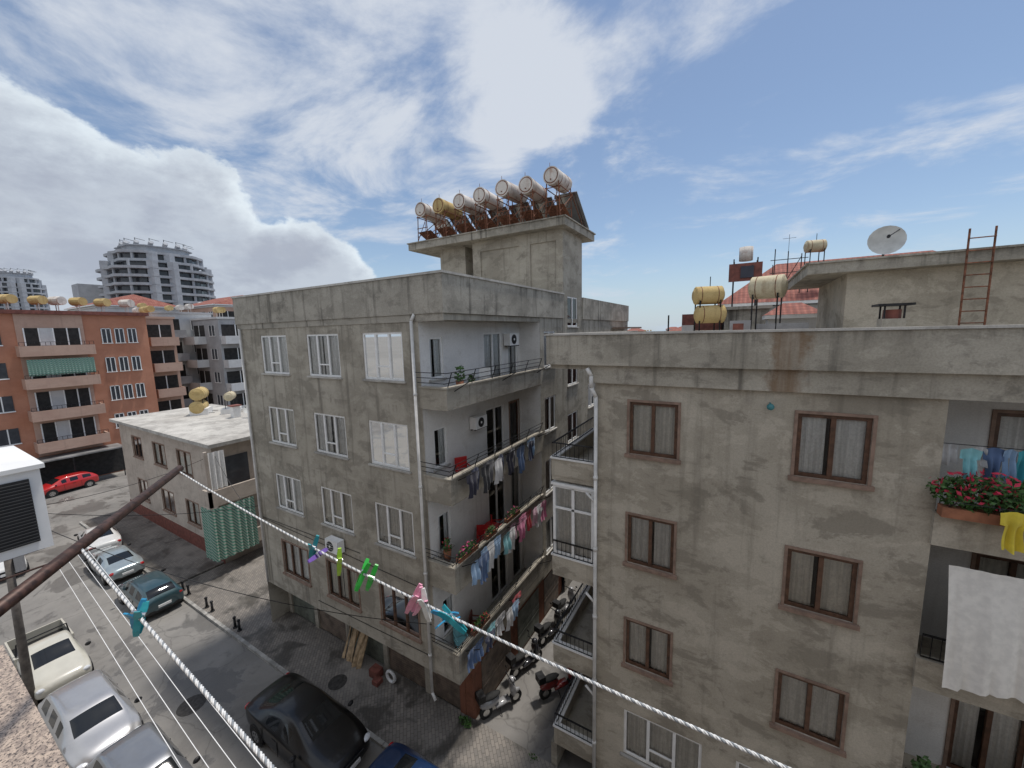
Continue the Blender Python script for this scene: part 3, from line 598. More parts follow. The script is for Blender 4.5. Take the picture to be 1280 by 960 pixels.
# ------------------------------------------------------------------ background buildings
def bgb(name,x0,x1,y0,y1,h,mat,st=3.0,z0=0,bays=3.6,balc=True,roof=None,faces=('F','S'),bal=None):
    b=Bld(name);b.g('walls',mat).wbox(x0,x1,y0,y1,0,h);fr={'F':Fr((0,y0,0),(1,0,0),(0,-1,0)),'S':Fr((x1,0,0),(0,1,0),(1,0,0))}
    gl=b.g('windows',mDoor);fm=b.g('window_frames',mWhite);sl=b.g('balconies',bal or mWhiteB);dk=b.g('recesses',mDark)
    b.g('parapet',bal or mWhiteB).wbox(x0-.15,x1+.15,y0-.15,y1+.15,h+.003,h+.25)
    for k in faces:
        f=fr[k];a,c=(x0,x1) if k=='F' else (y0,y1);n=max(1,int((c-a)/bays));w=(c-a)/n
        for s in range(int((h-1)//st)):
            z=h-st*(s+1)
            if z<.3: break
            for i in range(n):
                u=a+w*i
                if balc and i%2==0:
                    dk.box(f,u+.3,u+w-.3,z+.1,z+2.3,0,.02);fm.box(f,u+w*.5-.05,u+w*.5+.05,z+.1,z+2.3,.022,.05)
                    sl.box(f,u+.1,u+w-.1,z-.15,z+.05,.003,1.3);sl.box(f,u+.1,u+w-.1,z+.053,z+.85,1.2,1.3);sl.box(f,u+.1,u+.2,z+.053,z+.85,.003,1.2);sl.box(f,u+w-.2,u+w-.1,z+.053,z+.85,.003,1.2)
                else:
                    gl.box(f,u+w*.28,u+w*.72,z+.9,z+2.2,0,.02)
                    for q in (.28,.5,.72): fm.box(f,u+w*q-.04,u+w*q+.04,z+.85,z+2.25,.022,.05)
                    fm.box(f,u+w*.28,u+w*.72,z+.83,z+.9,.003,.08)
    tk=b.g('roof_tanks',[mGold,mCapW])
    for i in range(4):
        xx=random.uniform(x0+1,x1-1);yy=random.uniform(y0+.8,y1-1);tk.cyl((xx-.5,yy,h+1.2),(xx+.6,yy,h+1.2),.38,12,mi=i%2)
        for q in(-.4,.4): tk.cyl((xx+q,yy,h+.2),(xx+q,yy,h+1),.04,4,mi=1)
    if roof: hip(b,x0-.5,x1+.5,y0-.5,y1+.5,h+.45,2,2.4)
    return b.done()
Dd=Bld('orange_apartment_building');S=Fr((-57,0,0),(0,1,0),(1,0,0));w=Dd.g('walls',mOr);wc=Dd.g('centre_walls',mWhiteB)
w.wbox(-70,-57.02,-6,17.3,0,16.6);Dd.g('parapet',mTar).wbox(-70.1,-56.6,-6.1,17.5,16.603,16.95)
Dd.g('centre_panel',mSalm).box(S,8.1,12.4,3.2,16.58,-.015,.06)
gl=Dd.g('windows',mDoor);fm=Dd.g('window_frames',mWhite);sl=Dd.g('balconies',mSalm);dk=Dd.g('recesses',mDark)
for z in (12.9,9.9,6.9,3.9):
    for y in (13.6,14.6,15.6):
        gl.box(S,y,y+.75,z+.9,z+2.3,-.01,.03)
        for q in (0,.34,.68): fm.box(S,y+q,y+q+.07,z+.85,z+2.35,.03,.07)
        fm.box(S,y-.05,y+.8,z+.78,z+.85,-.01,.12);fm.box(S,y,y+.75,z+2.3,z+2.36,.03,.07)
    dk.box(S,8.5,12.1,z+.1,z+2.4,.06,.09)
    for q in (8.5,9.4,10.3,11.2,12.03): fm.box(S,q,q+.09,z+.1,z+2.4,.093,.12)
    wc.box(S,9.5,10.3,z+.1,z+2.4,.093,.115)
    sl.box(S,7.9,12.7,z-.2,z,.06,1.5);sl.box(S,7.9,12.7,z+.003,z+.75,1.36,1.5);sl.box(S,7.9,8.03,z+.003,z+.75,.06,1.36);sl.box(S,12.57,12.7,z+.003,z+.75,.06,1.36)
    rail(Dd.g('railings',mIron),S,7.95,12.65,z+.76,z+1.1,1.43,.3,.03)
    for y in (5.9,3.0,0): gl.box(S,y,y+1.3,z+.9,z+2.3,-.01,.03);fm.box(S,y+.62,y+.7,z+.9,z+2.3,.03,.06);fm.box(S,y-.05,y+1.35,z+.8,z+.9,-.01,.1)
curtain(Dd.g('balcony_awning',mGreenC),S,8.2,12.5,10.9,12.4,1.4,.04,.3)
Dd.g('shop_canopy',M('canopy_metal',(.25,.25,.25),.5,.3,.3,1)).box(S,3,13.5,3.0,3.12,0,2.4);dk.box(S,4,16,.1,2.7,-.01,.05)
for y in (3.2,6.5,9.8,13.2): Dd.g('canopy_posts',mIron).cyl((-54.8,y,0),(-54.8,y,3),.05,6)
tk=Dd.g('roof_tanks',[mGold,mCapW])
for i in range(8):
    yy=4+i*1.6+random.random();tk.cyl((-59,yy,18),(-58,yy+.5,18),.42,12,mi=(0,1,0,0,1,0,0,1)[i])
    for q in(0,.8): tk.cyl((-58.9+q,yy+.2,16.95),(-58.9+q,yy+.2,17.7),.05,4,mi=1)
Dd.done()
bgb('salmon_apartment_building',-71,-59,17.6,20.4,16.4,mSalm,3.0,bays=2.6,bal=mSalm)
bgb('white_apartment_building',-76,-64,19.6,26.5,17.3,mWhiteB,3.0,bays=3.2,bal=mGrey)
bgb('grey_apartment_building',-63.5,-56.5,24,31.5,16.4,mGrey,3.0,bays=3.4,bal=mWhiteB)
bgb('white_apartment_building',-98,-84,20,30,19,mWhiteB,2.9,roof=True)
bgb('salmon_apartment_building',-92,-78,33,44,19.4,mSalm,3.0,bays=3.2,roof=True)
def hotel(name,cx,cy,rx,ry,h,floors=13):
    b=Bld(name);core=b.g('core',mHotel);sl=b.g('balcony_rings',mHotel);gl=b.g('glazing',mDoor);sg=48
    def ring(mb,r0,z0,z1):
        vs=[];fs=[]
        for i in range(sg):
            t=2*math.pi*i/sg;k=(abs(math.cos(t))**3.2+abs(math.sin(t))**3.2)**(-1/3.2);k*=1+.03*math.cos(12*t);vs+=[(cx+rx*r0*k*math.cos(t),cy+ry*r0*k*math.sin(t),z0),(cx+rx*r0*k*math.cos(t),cy+ry*r0*k*math.sin(t),z1)]
        for i in range(sg):
            j=(i+1)%sg;fs.append((2*i,2*j,2*j+1,2*i+1))
        fs+=[tuple(2*i for i in range(sg)),tuple(2*i+1 for i in range(sg))];mb.add(vs,fs)
    ring(gl,.86,0,h-6);ring(gl,.74,h-6,h)
    z=h;q=0
    while z>h-45:
        r0=.84 if q<2 else 1.
        ring(sl,r0,z-.3,z+.65);z-=3.1;q+=1
        r1=.84 if q<2 else 1.
        for i in range(0,sg,3):
            t=2*math.pi*i/sg;k=(abs(math.cos(t))**3.2+abs(math.sin(t))**3.2)**(-1/3.2);p=Vector((cx+rx*.93*r1*k*math.cos(t),cy+ry*.93*r1*k*math.sin(t),z));w_=1.9 if i%9==0 else .5;core.cyl(p,p+Vector((0,0,3)),w_,6)
    ring(core,.6,h+.65,h+3.0);ring(sl,.66,h+3.0,h+3.3)
    sf=b.g('roof_frames',mIron)
    for i in range(14):
        t=i*.45;X=cx+rx*.6*math.cos(t);Y=cy+ry*.6*math.sin(t);core.cyl((X,Y,h+3.3),(X+1.5,Y,h+4.6),.8,8);sf.cyl((X,Y,h+3.3),(X,Y,h+6.2),.12,4);sf.cyl((X,Y,h+6),(X+3,Y+2,h+5),.1,4)
    b.done()
hotel('hotel_tower',-211,70,16.5,16.5,47.5);hotel('hotel_tower',-404,62,10.5,10.5,55)
b=Bld('hotel_wing');b.g('walls',mHotel).wbox(-236,-228,50,60,0,37);b.done()
dt=Bld('distant_houses');dm=dt.g('walls',[mWhiteB,mC,mSalm,mGrey]);rt=dt.g('roofs',mTile);dw=dt.g('windows',mDoor);tk=dt.g('water_tanks',[mGold,mCapW])
rnd=random.Random(3)
for i in range(230):
    if i<150: x=rnd.uniform(-420,-105);y=rnd.uniform(-60,300)
    else: x=rnd.uniform(-90,160);y=rnd.uniform(60,380)
    if x<-180 and x>-240 and 45<y<95: continue
    wx=rnd.uniform(10,18);wy=rnd.uniform(9,16);h=rnd.uniform(6,13.2) if i>=150 else rnd.uniform(9,19)
    mi=rnd.randrange(4);dm.wbox(x,x+wx,y,y+wy,0,h,mi)
    if rnd.random()<.45:
        rt.add([(x-.5,y-.5,h),(x+wx+.5,y-.5,h),(x+wx+.5,y+wy+.5,h),(x-.5,y+wy+.5,h),(x+wx*.3,y+wy/2,h+2),(x+wx*.7,y+wy/2,h+2)],[(0,1,5,4),(1,2,5),(2,3,4,5),(3,0,4)])
    else:
        for k in range(3): tk.cyl((x+2+k*2,y+2,h+.9),(x+2+k*2,y+3.4,h+.9),.5,8,mi=rnd.randrange(2))
    for s in range(int(h//3)):
        for u in range(int(wx//3)): dw.wbox(x+.8+u*3,x+2.2+u*3,y-.05,y,h-2.2-3*s,h-.9-3*s)
        for u in range(int(wy//3)): dw.wbox(x+wx,x+wx+.05,y+.8+u*3,y+2.2+u*3,h-2.2-3*s,h-.9-3*s)
dt.done()
hm=M('hill_scrub',(.10,.14,.10),.95,0,.35,.02)
h=MB('hills',hm,None,True);vs=[];fs=[];n=60
for j in range(6):
    for i in range(n+1):
        t=i/n;x=-1800+1400*t;y=200+900*t+j*120;zz=[0,30,60,75,60,0][j]*(.5+.5*math.sin(t*7+1)*math.sin(t*3+.5)+.2*math.sin(t*19))*(1-t)**.7;vs.append((x,y,max(-1,zz)))
for j in range(5):
    for i in range(n): fs.append((j*(n+1)+i,j*(n+1)+i+1,(j+1)*(n+1)+i+1,(j+1)*(n+1)+i))
h.add(vs,fs);h.obj()
# ------------------------------------------------------------------ vehicles
SED=[(-2.35,.66,.38,.72,.78,.5),(-2.3,.80,.28,.90,.96,.64),(-1.85,.89,.22,.97,1.05,.74),(-1.5,.91,.22,.97,1.07,.72),(-.85,.92,.20,.97,1.40,.60),(-.12,.92,.20,.96,1.46,.62),(0.0,.92,.20,.96,1.46,.62),(.42,.92,.20,.95,1.42,.60),(1.15,.91,.20,.94,1.02,.74),(1.8,.89,.22,.86,.95,.72),(2.22,.80,.26,.74,.82,.62),(2.36,.64,.36,.6,.66,.46)]
SGL=dict(top=[3,7],side=[4,6])
HAT=[(-1.98,.66,.38,.80,.86,.5),(-1.94,.80,.28,.95,1.0,.66),(-1.86,.84,.24,.98,1.06,.70),(-1.5,.86,.22,.98,1.42,.62),(-.75,.86,.20,.96,1.48,.62),(-.65,.86,.20,.96,1.48,.62),(.1,.86,.20,.95,1.48,.62),(.2,.86,.20,.95,1.47,.62),(.5,.86,.2,.95,1.43,.6),(1.15,.85,.20,.94,1.04,.70),(1.65,.83,.22,.86,.93,.66),(1.95,.74,.28,.72,.8,.56),(2.05,.58,.38,.6,.66,.42)]
HGL=dict(top=[2,8],side=[3,5,7])
def car(name,x,y,rz,mat,kind='sedan',sc_=1.,z=.004):
    st,gl=(SED,SGL) if kind=='sedan' else (HAT,HGL)
    b=empty(name,(x,y,z),rz);me=MB('body',[mat,mCarGl,mIron],b,True);vs=[];fs=[];mi=[]
    for (sx,w,zb,zs,zt,rw) in st:
        half=[(w*.86,zb),(w*.985,zb+.10),(w,zb+(zs-zb)*.55),(w*.985,zs-.05),(w*.94,zs),(rw*1.0+.0,zt-.05),(rw*.86,zt),(rw*.45,zt+.02)]
        ring=half+[(0,zt+.028)]+[(-a,c) for a,c in half[::-1]]
        vs+=[(sx,a,c) for a,c in ring]
    K=17
    for i in range(len(st)-1):
        for k in range(K-1):
            a=i*K+k;fs.append((a,a+1,a+K+1,a+K));m_=0
            if k in(6,7,8,9) and i in gl['top']: m_=1
            if k in(4,11) and i in gl['side']: m_=1
            if k in(0,15): m_=2
            mi.append(m_)
        a=i*K;fs.append((a,a+K,a+K+K-1,a+K-1));mi.append(2)
    fs.append(tuple(range(K)));mi.append(0);fs.append(tuple((len(st)-1)*K+k for k in range(K))[::-1]);mi.append(0)
    me.v=[tuple(c*sc_ for c in v) for v in vs];me.f=fs;me.mi=mi;o=me.obj();md=o.modifiers.new('s','SUBSURF');md.levels=2;md.render_levels=2
    g=MB('wheels',[mTyre,mChrome,mIron],b);wx=[-1.38 if kind=='sedan' else -1.22,1.42 if kind=='sedan' else 1.28];w=st[5][1]
    for xx in wx:
        for s in (-1,1):
            yy=s*w*.985;g.cyl((xx,s*w*.8,.34),(xx,yy+s*.012,.34),.385,22,mi=2);g.cyl((xx,s*w*.75,.32),(xx,yy+s*.025,.32),.32,22,mi=0);g.cyl((xx,yy,.32),(xx,yy+s*.032,.32),.20,14,mi=1)
            for q in range(5):
                t=q*2*math.pi/5;g.cyl((xx+.12*math.cos(t),yy+s*.02,.32+.12*math.sin(t)),(xx+.12*math.cos(t),yy+s*.035,.32+.12*math.sin(t)),.035,6,mi=2)
    g.v=[tuple(c*sc_ for c in v) for v in g.v];g.obj()
    l=MB('lamps',[mHead,mTail,mPlate,mIron],b,False);fx=st[-2][0];rx=st[1][0]
    for s in (-1,1):
        l.sph((fx-.05,s*st[-2][1]*.80,st[-2][3]-.04),.17,10,6,0,(.8,1.0,.45));l.sph((rx+.06,s*st[1][1]*.84,st[1][3]-.1),.15,10,6,1,(.6,.9,.7))
        mx=st[-4][0]-.15;l.sph((mx,s*(w+.09),1.0),.11,8,6,3,(.6,1,.75))
        l.wbox(-.35 if kind=='sedan' else -.3,-.15 if kind=='sedan' else -.1,s*w*.985-.012,s*w*.985+.012,.80,.83,3)
        for xx in ((-.95,-.06,.85) if kind=='sedan' else (-.7,.45)): l.wbox(xx-.006,xx+.006,s*w-.014,s*w+.0015,.34,.88,3)
    l.wbox(st[-1][0]-.03,st[-1][0]+.03,-.26,.26,.40,.52,2);l.wbox(st[0][0]-.03,st[0][0]+.03,-.26,.26,.55,.67,2)
    l.wbox(st[-1][0]-.1,st[-1][0]+.012,-.42,.42,.56,.66,3)
    for s in(-1,1): l.cyl((st[-5][0]+.52,s*.1,st[-4][4]+.04),(st[-5][0]+.2,s*.1+.42,1.2 if kind=='sedan' else 1.24),.008,4,mi=3)
    l.v=[tuple(c*sc_ for c in v) for v in l.v];l.obj();return b
def pickup(x,y,rz,mat):
    b=empty('pickup_truck',(x,y,.004),rz)
    st=[(-.45,.80,.35,.95,1.0,.66),(-.4,.83,.3,1.0,1.5,.64),(.1,.84,.3,1.0,1.58,.64),(.55,.84,.3,.98,1.55,.62),(1.2,.84,.3,.97,1.05,.70),(1.8,.82,.32,.9,.98,.7),(2.2,.78,.34,.8,.86,.62),(2.3,.62,.42,.62,.68,.5)]
    me=MB('cab',[mat,mCarGl,mIron],b,True);K=17;vs=[];fs=[];mi=[]
    for (sx,w,zb,zs,zt,rw) in st:
        half=[(w*.86,zb),(w*.985,zb+.10),(w,zb+(zs-zb)*.55),(w*.985,zs-.05),(w*.94,zs),(rw,zt-.05),(rw*.86,zt),(rw*.45,zt+.02)];ring=half+[(0,zt+.028)]+[(-a,c) for a,c in half[::-1]];vs+=[(sx,a,c) for a,c in ring]
    for i in range(len(st)-1):
        for k in range(K-1):
            a=i*K+k;fs.append((a,a+1,a+K+1,a+K));mi.append(1 if (k in(6,7,8,9) and i in(0,3)) or (k in(4,11) and i in(1,2)) else 0)
        a=i*K;fs.append((a,a+K,a+K+K-1,a+K-1));mi.append(2)
    fs.append(tuple(range(K)));mi.append(0);fs.append(tuple((len(st)-1)*K+k for k in range(K))[::-1]);mi.append(0)
    me.v=vs;me.f=fs;me.mi=mi;o=me.obj();md=o.modifiers.new('s','SUBSURF');md.levels=2;md.render_levels=2
    g=MB('cargo_bed',[mat,mIron],b);g.wbox(-2.35,-.5,-.82,.82,.5,.58,1);g.wbox(-2.35,-.5,-.84,-.78,.583,1.02);g.wbox(-2.35,-.5,.78,.84,.583,1.02);g.wbox(-2.41,-2.352,-.84,.84,.45,1.02);g.wbox(-.55,-.498,-.778,.778,.583,1.02);g.wbox(-2.3,-.5,-.7,.7,.32,.498,1)
    for s in(-1,1): g.cyl((-.7,s*.76,1.0),(-.7,s*.70,1.52),.025,6,mi=1)
    g.cyl((-.7,-.7,1.52),(-.7,.7,1.52),.025,6,mi=1);g.obj()
    w=MB('wheels',[mTyre,mChrome,mIron],b)
    for xx in(-1.5,1.5):
        for s in(-1,1): w.cyl((xx,s*.6,.36),(xx,s*.845,.36),.39,20,mi=2);w.cyl((xx,s*.6,.34),(xx,s*.86,.34),.33,20,mi=0);w.cyl((xx,s*.7,.34),(xx,s*.868,.34),.18,14,mi=1)
    w.obj();l=MB('lamps',[mHead,mTail,mPlate,mIron],b)
    for s in(-1,1): l.sph((2.18,s*.6,.72),.14,8,6,0,(.7,1,.6));l.wbox(-2.43,-2.405,s*.7-.07,s*.7+.07,.65,.9,1);l.sph((1.0,s*.95,1.05),.1,8,6,3,(.6,1,.8))
    l.wbox(2.28,2.33,-.26,.26,.4,.5,2);l.obj()
car('parked_car',-12.3,6.4,0,paint('paint_black',(.003,.003,.004),0,.3,.35),'sedan',1.03)
car('parked_car',-26.6,6.6,R(180),paint('paint_teal',(.03,.07,.085),.2),'hatch')
car('parked_car',-32.3,6.7,R(180),paint('paint_silver',(.36,.42,.44),.5),'sedan',.95)
car('parked_car',-37.2,8.9-1.7,R(174),paint('paint_white',(.60,.60,.59)),'sedan',.95)
car('parked_car',-38.6,3.2,R(0),MATS['paint_white'],'hatch')
car('parked_car',-19.2,2.75,R(0),paint('paint_silver2',(.42,.42,.43),.5),'hatch',1.06)
car('parked_car',-14.9,2.95,R(0),paint('paint_grey',(.24,.25,.27),.5),'hatch',1.0)
pickup(-24.6,2.75,R(0),paint('paint_cream',(.54,.52,.45)))
car('parked_car',-6.9,6.6,R(0),paint('paint_blue',(.012,.04,.12),.3),'sedan',.97)
car('parked_car',-54.2,9,R(-80),paint('paint_red',(.45,.02,.02)),'hatch')
car('parked_car',-49,-4,R(90),MATS['paint_silver2'],'sedan')
def scooter(x,y,rz,mat,z=.02):
    b=Bld('scooter',(x,y,z),rz);w=b.g('wheels',[mTyre,mChrome])
    for xx in(-.62,.62): w.cyl((xx,-.05,.25),(xx,.05,.25),.25,18,mi=0);w.cyl((xx,-.055,.25),(xx,.055,.25),.13,12,mi=1)
    m=b.g('bodywork',mat,True);m.sph((-.45,0,.55),.36,12,8,0,(1.15,.45,.55));m.wbox(-.25,.35,-.14,.14,.28,.36);m.sph((.5,0,.65),.3,12,8,0,(.35,.75,1.15));m.sph((.62,0,.47),.2,10,6,0,(1.1,.4,.5));m.sph((.48,0,1.0),.13,10,6,0,(1,1.1,.9))
    s=b.g('seat',mTyre,True);s.sph((-.4,0,.78),.36,12,6,0,(1.1,.42,.25))
    h=b.g('handlebar',mIron);h.cyl((.62,0,.25),(.42,0,1.05),.03,6);h.cyl((.4,-.33,1.08),(.4,.33,1.08),.018,6)
    for q in(-1,1): h.cyl((.4,q*.22,1.08),(.42,q*.34,1.28),.008,4);h.sph((.42,q*.34,1.3),.06,8,5,0,(.3,1,.7))
    h.cyl((-.1,-.02,.3),(-.1,-.28,.03),.015,5);b.g('headlamp',mHead,True).sph((.58,0,.98),.08,8,6,0,(.6,1,.8))
    b.g('tail_box',mIron).wbox(-.95,-.68,-.17,.17,.82,1.08);b.done()
scooter(-7.0,10.6,R(60),M('scooter_white',(.30,.30,.31),.3,0,.05,3,coat=1));scooter(-7.0,12.6,R(70),M('scooter_black',(.02,.02,.025),.3,0,.05,3,coat=1));scooter(-5.4,12.3,R(55),M('scooter_red',(.20,.02,.02),.3,0,.05,3,coat=1));scooter(-6.8,14.6,R(75),MATS['scooter_black']);scooter(-6.8,16.4,R(80),MATS['scooter_white'])
# ------------------------------------------------------------------ street furniture
for xx in (-26,-25.3,-23.2,-22.6,-20.3,-19.9):
    b=Bld('bollard');m=b.g('post',mIron,True);m.cyl((xx,7.8,.12),(xx,7.8,.6),.06,10,.05);m.sph((xx,7.8,.64),.075,10,6);m.cyl((xx,7.8,.12),(xx,7.8,.17),.1,10);b.done()
b=Bld('utility_pole');m=b.g('pole',M('weathered_pole',(.16,.14,.125),.9,0,.3,4),True);m.cyl((-22.6,1.9,0),(-22.6,2.1,8.2),.14,12,.09);k=b.g('crossarms',mIron);k.wbox(-22.65,-22.55,1.3,2.9,7.6,7.7);k.wbox(-22.65,-22.55,1.5,2.7,7.1,7.18)
for yy in (1.35,1.75,2.45,2.85): b.g('insulators',mWhite,True).cyl((-22.6,yy,7.7),(-22.6,yy,7.88),.04,8)
b.g('junction_box',mGrey).wbox(-22.75,-22.45,2.15,2.4,5.6,6.2);b.done()
cb=MB('overhead_cables',mIron)
def cable(p0,p1,sag,r=.012,seg=14):
    p0=Vector(p0);p1=Vector(p1);pr_=p0
    for i in range(1,seg+1):
        t=i/seg;p=p0.lerp(p1,t)-Vector((0,0,sag*4*t*(1-t)));cb.cyl(pr_,p,r,4,cap=False);pr_=p
for yy in (1.35,1.75,2.45,2.85): cable((-22.6,yy,7.88),(-60,yy+1,8.5),.7)
cable((-22.6,2.45,7.8),(-19.1,8.9,6.1),.3);cable((-22.6,2.85,7.8),(-27,10.3,7),.3);cable((-22.6,2.85,7.1),(-8.5,8.8,4.2),.7)
cable((-26,10,7.4),(-19.1,9.2,4.6),.5);cb.obj()
b=Bld('wooden_planks');m=b.g('planks',mWood)
for k in range(7):
    xx=-14.2+k*.17+random.uniform(-.05,.05);h=random.uniform(1.2,1.9);P=[Vector((xx,9.15+random.uniform(-.1,.1),.12)),Vector((xx+.14,9.2,.12)),Vector((xx+.14+random.uniform(-.2,.2),9.7,h)),Vector((xx+random.uniform(-.2,.1),9.7,h))];n=Vector((0,-.03,.01));m.add(P+[p+n for p in P],[(0,1,2,3),(4,7,6,5),(0,4,5,1),(1,5,6,2),(2,6,7,3),(3,7,4,0)])
b.done()
b=Bld('old_tyre');m=b.g('tyre',mPlate,True)
for k in range(16):
    t=k*math.pi/8;t2=t+math.pi/8;m.cyl((-11.4+.22*math.cos(t),9.35,.38+.22*math.sin(t)),(-11.4+.22*math.cos(t2),9.35,.38+.22*math.sin(t2)),.06,8,cap=False)
b.done()
b=Bld('cardboard_box');m=b.g('box',mTar);m.wbox(-12.4,-11.95,9.1,9.45,.12,.45);m.wbox(-12.0,-11.7,8.9,9.2,.12,.3);b.done()
w=MB('weeds',mLeaf);foliage(w,(-7.8,9.45,.22),(.3,.15,.14),140,0,.05);foliage(w,(-5.2,9.6,.12),(.2,.15,.09),60,0,.04);w.obj()
b=Bld('low_wall');b.g('wall',mA).wbox(-4.6,-4.4,9.8,18,0,.9);b.done()
# ------------------------------------------------------------------ camera building
cbld=Bld('camera_side_building');cbld.g('walls',mC).wbox(-16,12,-12,-.25,0,12.6);cbld.g('upper_walls',mC).wbox(-16,12,-12,-1.6,12.603,15.6)
gm,t,bs=newmat('granite_speckled');p=t.pos();v=t.noise(p,160,3,.7);v2=t.noise(p,60,4,.6)
t.put(bs.inputs['Base Color'],t.mix(t.mr(v,.5,.62),t.mix(t.mr(v2,.4,.6),(.50,.40,.32),(.30,.24,.20)),(.06,.05,.045)));bs.inputs['Roughness'].default_value=.45
cbld.g('parapet_wall',mC).wbox(-1.85,3,-.15,.07,12.0,12.96);cbld.g('parapet_coping',gm).wbox(-1.88,3,-.2,.13,12.963,13.0)
cbld.done()
b=Bld('clothesline');r=b.g('bracket_arm',mRod,True)
r.cyl((-1.05,-.106,13.35),(-2.06,.665,13.35),.015,10);r.cyl((-1.2,.0,12.97),(-1.2,.0,13.36),.015,8);r.cyl((1.25,-.1,13.15),(1.25,.8,13.15),.015,8)
def l1(x): return Vector((x,.65+.033*(x+2.04),13.35-.132*(x+2.04)+.0357*(x+2.04)*(x+.98)))
def l2(x): return Vector((x,.255-.019*(x+1.52),13.35-.0727*(x+1.52)+.018*(x+1.52)*(x+.55)))
b.done()
mRope=M('rope_white',(.66,.66,.65),.7,0,.2,200);mRopeD=M('rope_grey_strand',(.24,.26,.28),.7,0,.2,200)
def rope(name,fn,x0,x1,par):
    for s in range(3):
        cu=bpy.data.curves.new(name,'CURVE');cu.dimensions='3D';cu.bevel_depth=.0018;cu.bevel_resolution=1;sp=cu.splines.new('POLY');n=int((x1-x0)/.0025);sp.points.add(n)
        for i in range(n+1):
            x=x0+(x1-x0)*i/n;p=fn(x);a=2*math.pi*(x/.020)+s*2*math.pi/3;sp.points[i].co=(p.x,p.y+.0019*math.cos(a),p.z+.0019*math.sin(a),1)
        cu.materials.append(mRope if s else mRopeD);o=bpy.data.objects.new(name,cu);COL.objects.link(o);o.parent=par
rope('rope_outer',l1,-2.04,1.25,b.e);rope('rope_inner',l2,-1.52,1.25,b.e)
b=Bld('lower_clothesline');m=b.g('wires',mWhite)
for yy in (.9,1.02,1.14,1.26): m.cyl((-9.1,yy+.35,10.5),(0,yy-.15,10.4),.0035,4)
b.g('arms',mRod).cyl((-9.1,-.25,10.5),(-9.1,1.7,10.5),.015,6);b.g('arms',mRod).cyl((0,-.25,10.4),(0,1.3,10.4),.015,6);b.done()
def pin(p,col,rx,ry,rz,L=.085):
    b=Bld('clothes_peg',p,0);b.e.rotation_euler=(rx,ry,rz);m=b.g('prongs',col)
    for s in(-1,1):
        P=[];
        for (z,o_,w) in ((-L*.5,.003,.0045),(-L*.3,.006,.006),(-L*.1,.006,.0065),(L*.1,.005,.0065),(L*.3,.011,.007),(L*.5,.018,.005)): P+=[(-w,s*o_,z),(w,s*o_,z),(w,s*(o_+.004),z),(-w,s*(o_+.004),z)]
        fs=[(0,1,2,3),(20,21,22,23)]
        for k in range(5):
            for q in range(4): a=k*4+q;c=k*4+(q+1)%4;fs.append((a,c,c+4,a+4))
        m.add(P,fs)
    g=b.g('spring',mChrome);g.cyl((-.009,0,.012),(.009,0,.012),.005,10);b.done()
def pl_(n,c): return M('peg_'+n,c,.35,0,.08,60)
pt=pl_('teal',(.02,.26,.30));pg=pl_('green',(.04,.45,.06));plm=pl_('lime',(.36,.58,.05));ppu=pl_('purple',(.18,.10,.38));ppk=pl_('pink',(.70,.30,.40));pw=pl_('white',(.70,.70,.66));pbl=pl_('blue',(.03,.24,.42))
for x,c,a in ((-1.155,pt,(.2,.3,.4)),(-1.12,ppu,(1.1,.9,.2)),(-1.03,plm,(.3,.1,1.)),(-.93,pg,(-.2,.5,.9)),(-.895,pg,(.3,.4,.5)),(-.735,ppk,(.2,.5,.6)),(-.715,ppk,(.5,.2,1.2)),(-.69,pw,(.1,-.2,.5)),(-.62,pbl,(.9,-.8,.3)),(-.6,pt,(-.4,-.9,.7))):
    pin(l1(x)+Vector((0,0,-.008)),c,*a)
pin(l2(-1.10)+Vector((0,0,-.01)),pbl,.1,.1,.5,.06);pin(l2(-1.085)+Vector((0,0,-.01)),pt,-.1,.2,.9,.06)
b=Bld('air_conditioner_unit');b.g('casing',mWhite).wbox(-4.55,-3.72,.18,.52,12.62,13.13);b.g('lid',mWhite).wbox(-4.57,-3.70,.16,.54,13.133,13.16)
g=b.g('side_grille',mIron);g.wbox(-3.718,-3.705,.2,.47,12.68,13.08)
s=b.g('grille_slats',M('slat_grey',(.07,.07,.072),.4,0,.1,3))
for k in range(20): s.wbox(-3.704,-3.698,.2,.47,12.69+k*.0195,12.694+k*.0195)
b.g('bracket',mIron).wbox(-4.4,-4.36,-.25,.5,12.57,12.617);b.g('bracket',mIron).wbox(-3.9,-3.86,-.25,.5,12.57,12.617);b.done()
# ------------------------------------------------------------------ sky
w=bpy.data.worlds.new("World");sc.world=w;w.use_nodes=True;t=NT(w.node_tree);t.N.clear()
try: w.cycles.sampling_method='MANUAL';w.cycles.sample_map_resolution=256
except Exception: pass
SE,SR=74,20
o=t.n('ShaderNodeOutputWorld');bg=t.n('ShaderNodeBackground');t.L.new(bg.outputs[0],o.inputs[0]);bg.inputs[1].default_value=.12
sky=t.n('ShaderNodeTexSky',sky_type='NISHITA',sun_disc=False);sky.sun_elevation=R(SE);sky.sun_rotation=R(SR);sky.dust_density=.4;sky.ozone_density=1.6
G=t.n('ShaderNodeTexCoord').outputs['Generated'];sep=t.n('ShaderNodeSeparateXYZ');t.put(sep.inputs[0],G)
z=t.math('ADD',t.math('MAXIMUM',sep.outputs[2],0.),.18);cm=t.n('ShaderNodeCombineXYZ');t.put(cm.inputs[0],t.math('DIVIDE',sep.outputs[0],z));t.put(cm.inputs[1],t.math('DIVIDE',sep.outputs[1],z));PL=cm.outputs[0]
def D(u,v):
    a=u+.0235*v;v2=v-.0235*u;b_=480.7+.1328*v2;c=.9911*v2-64.4;return Vector((.863*a-.505*b_,.505*a+.863*b_,c)).normalized()
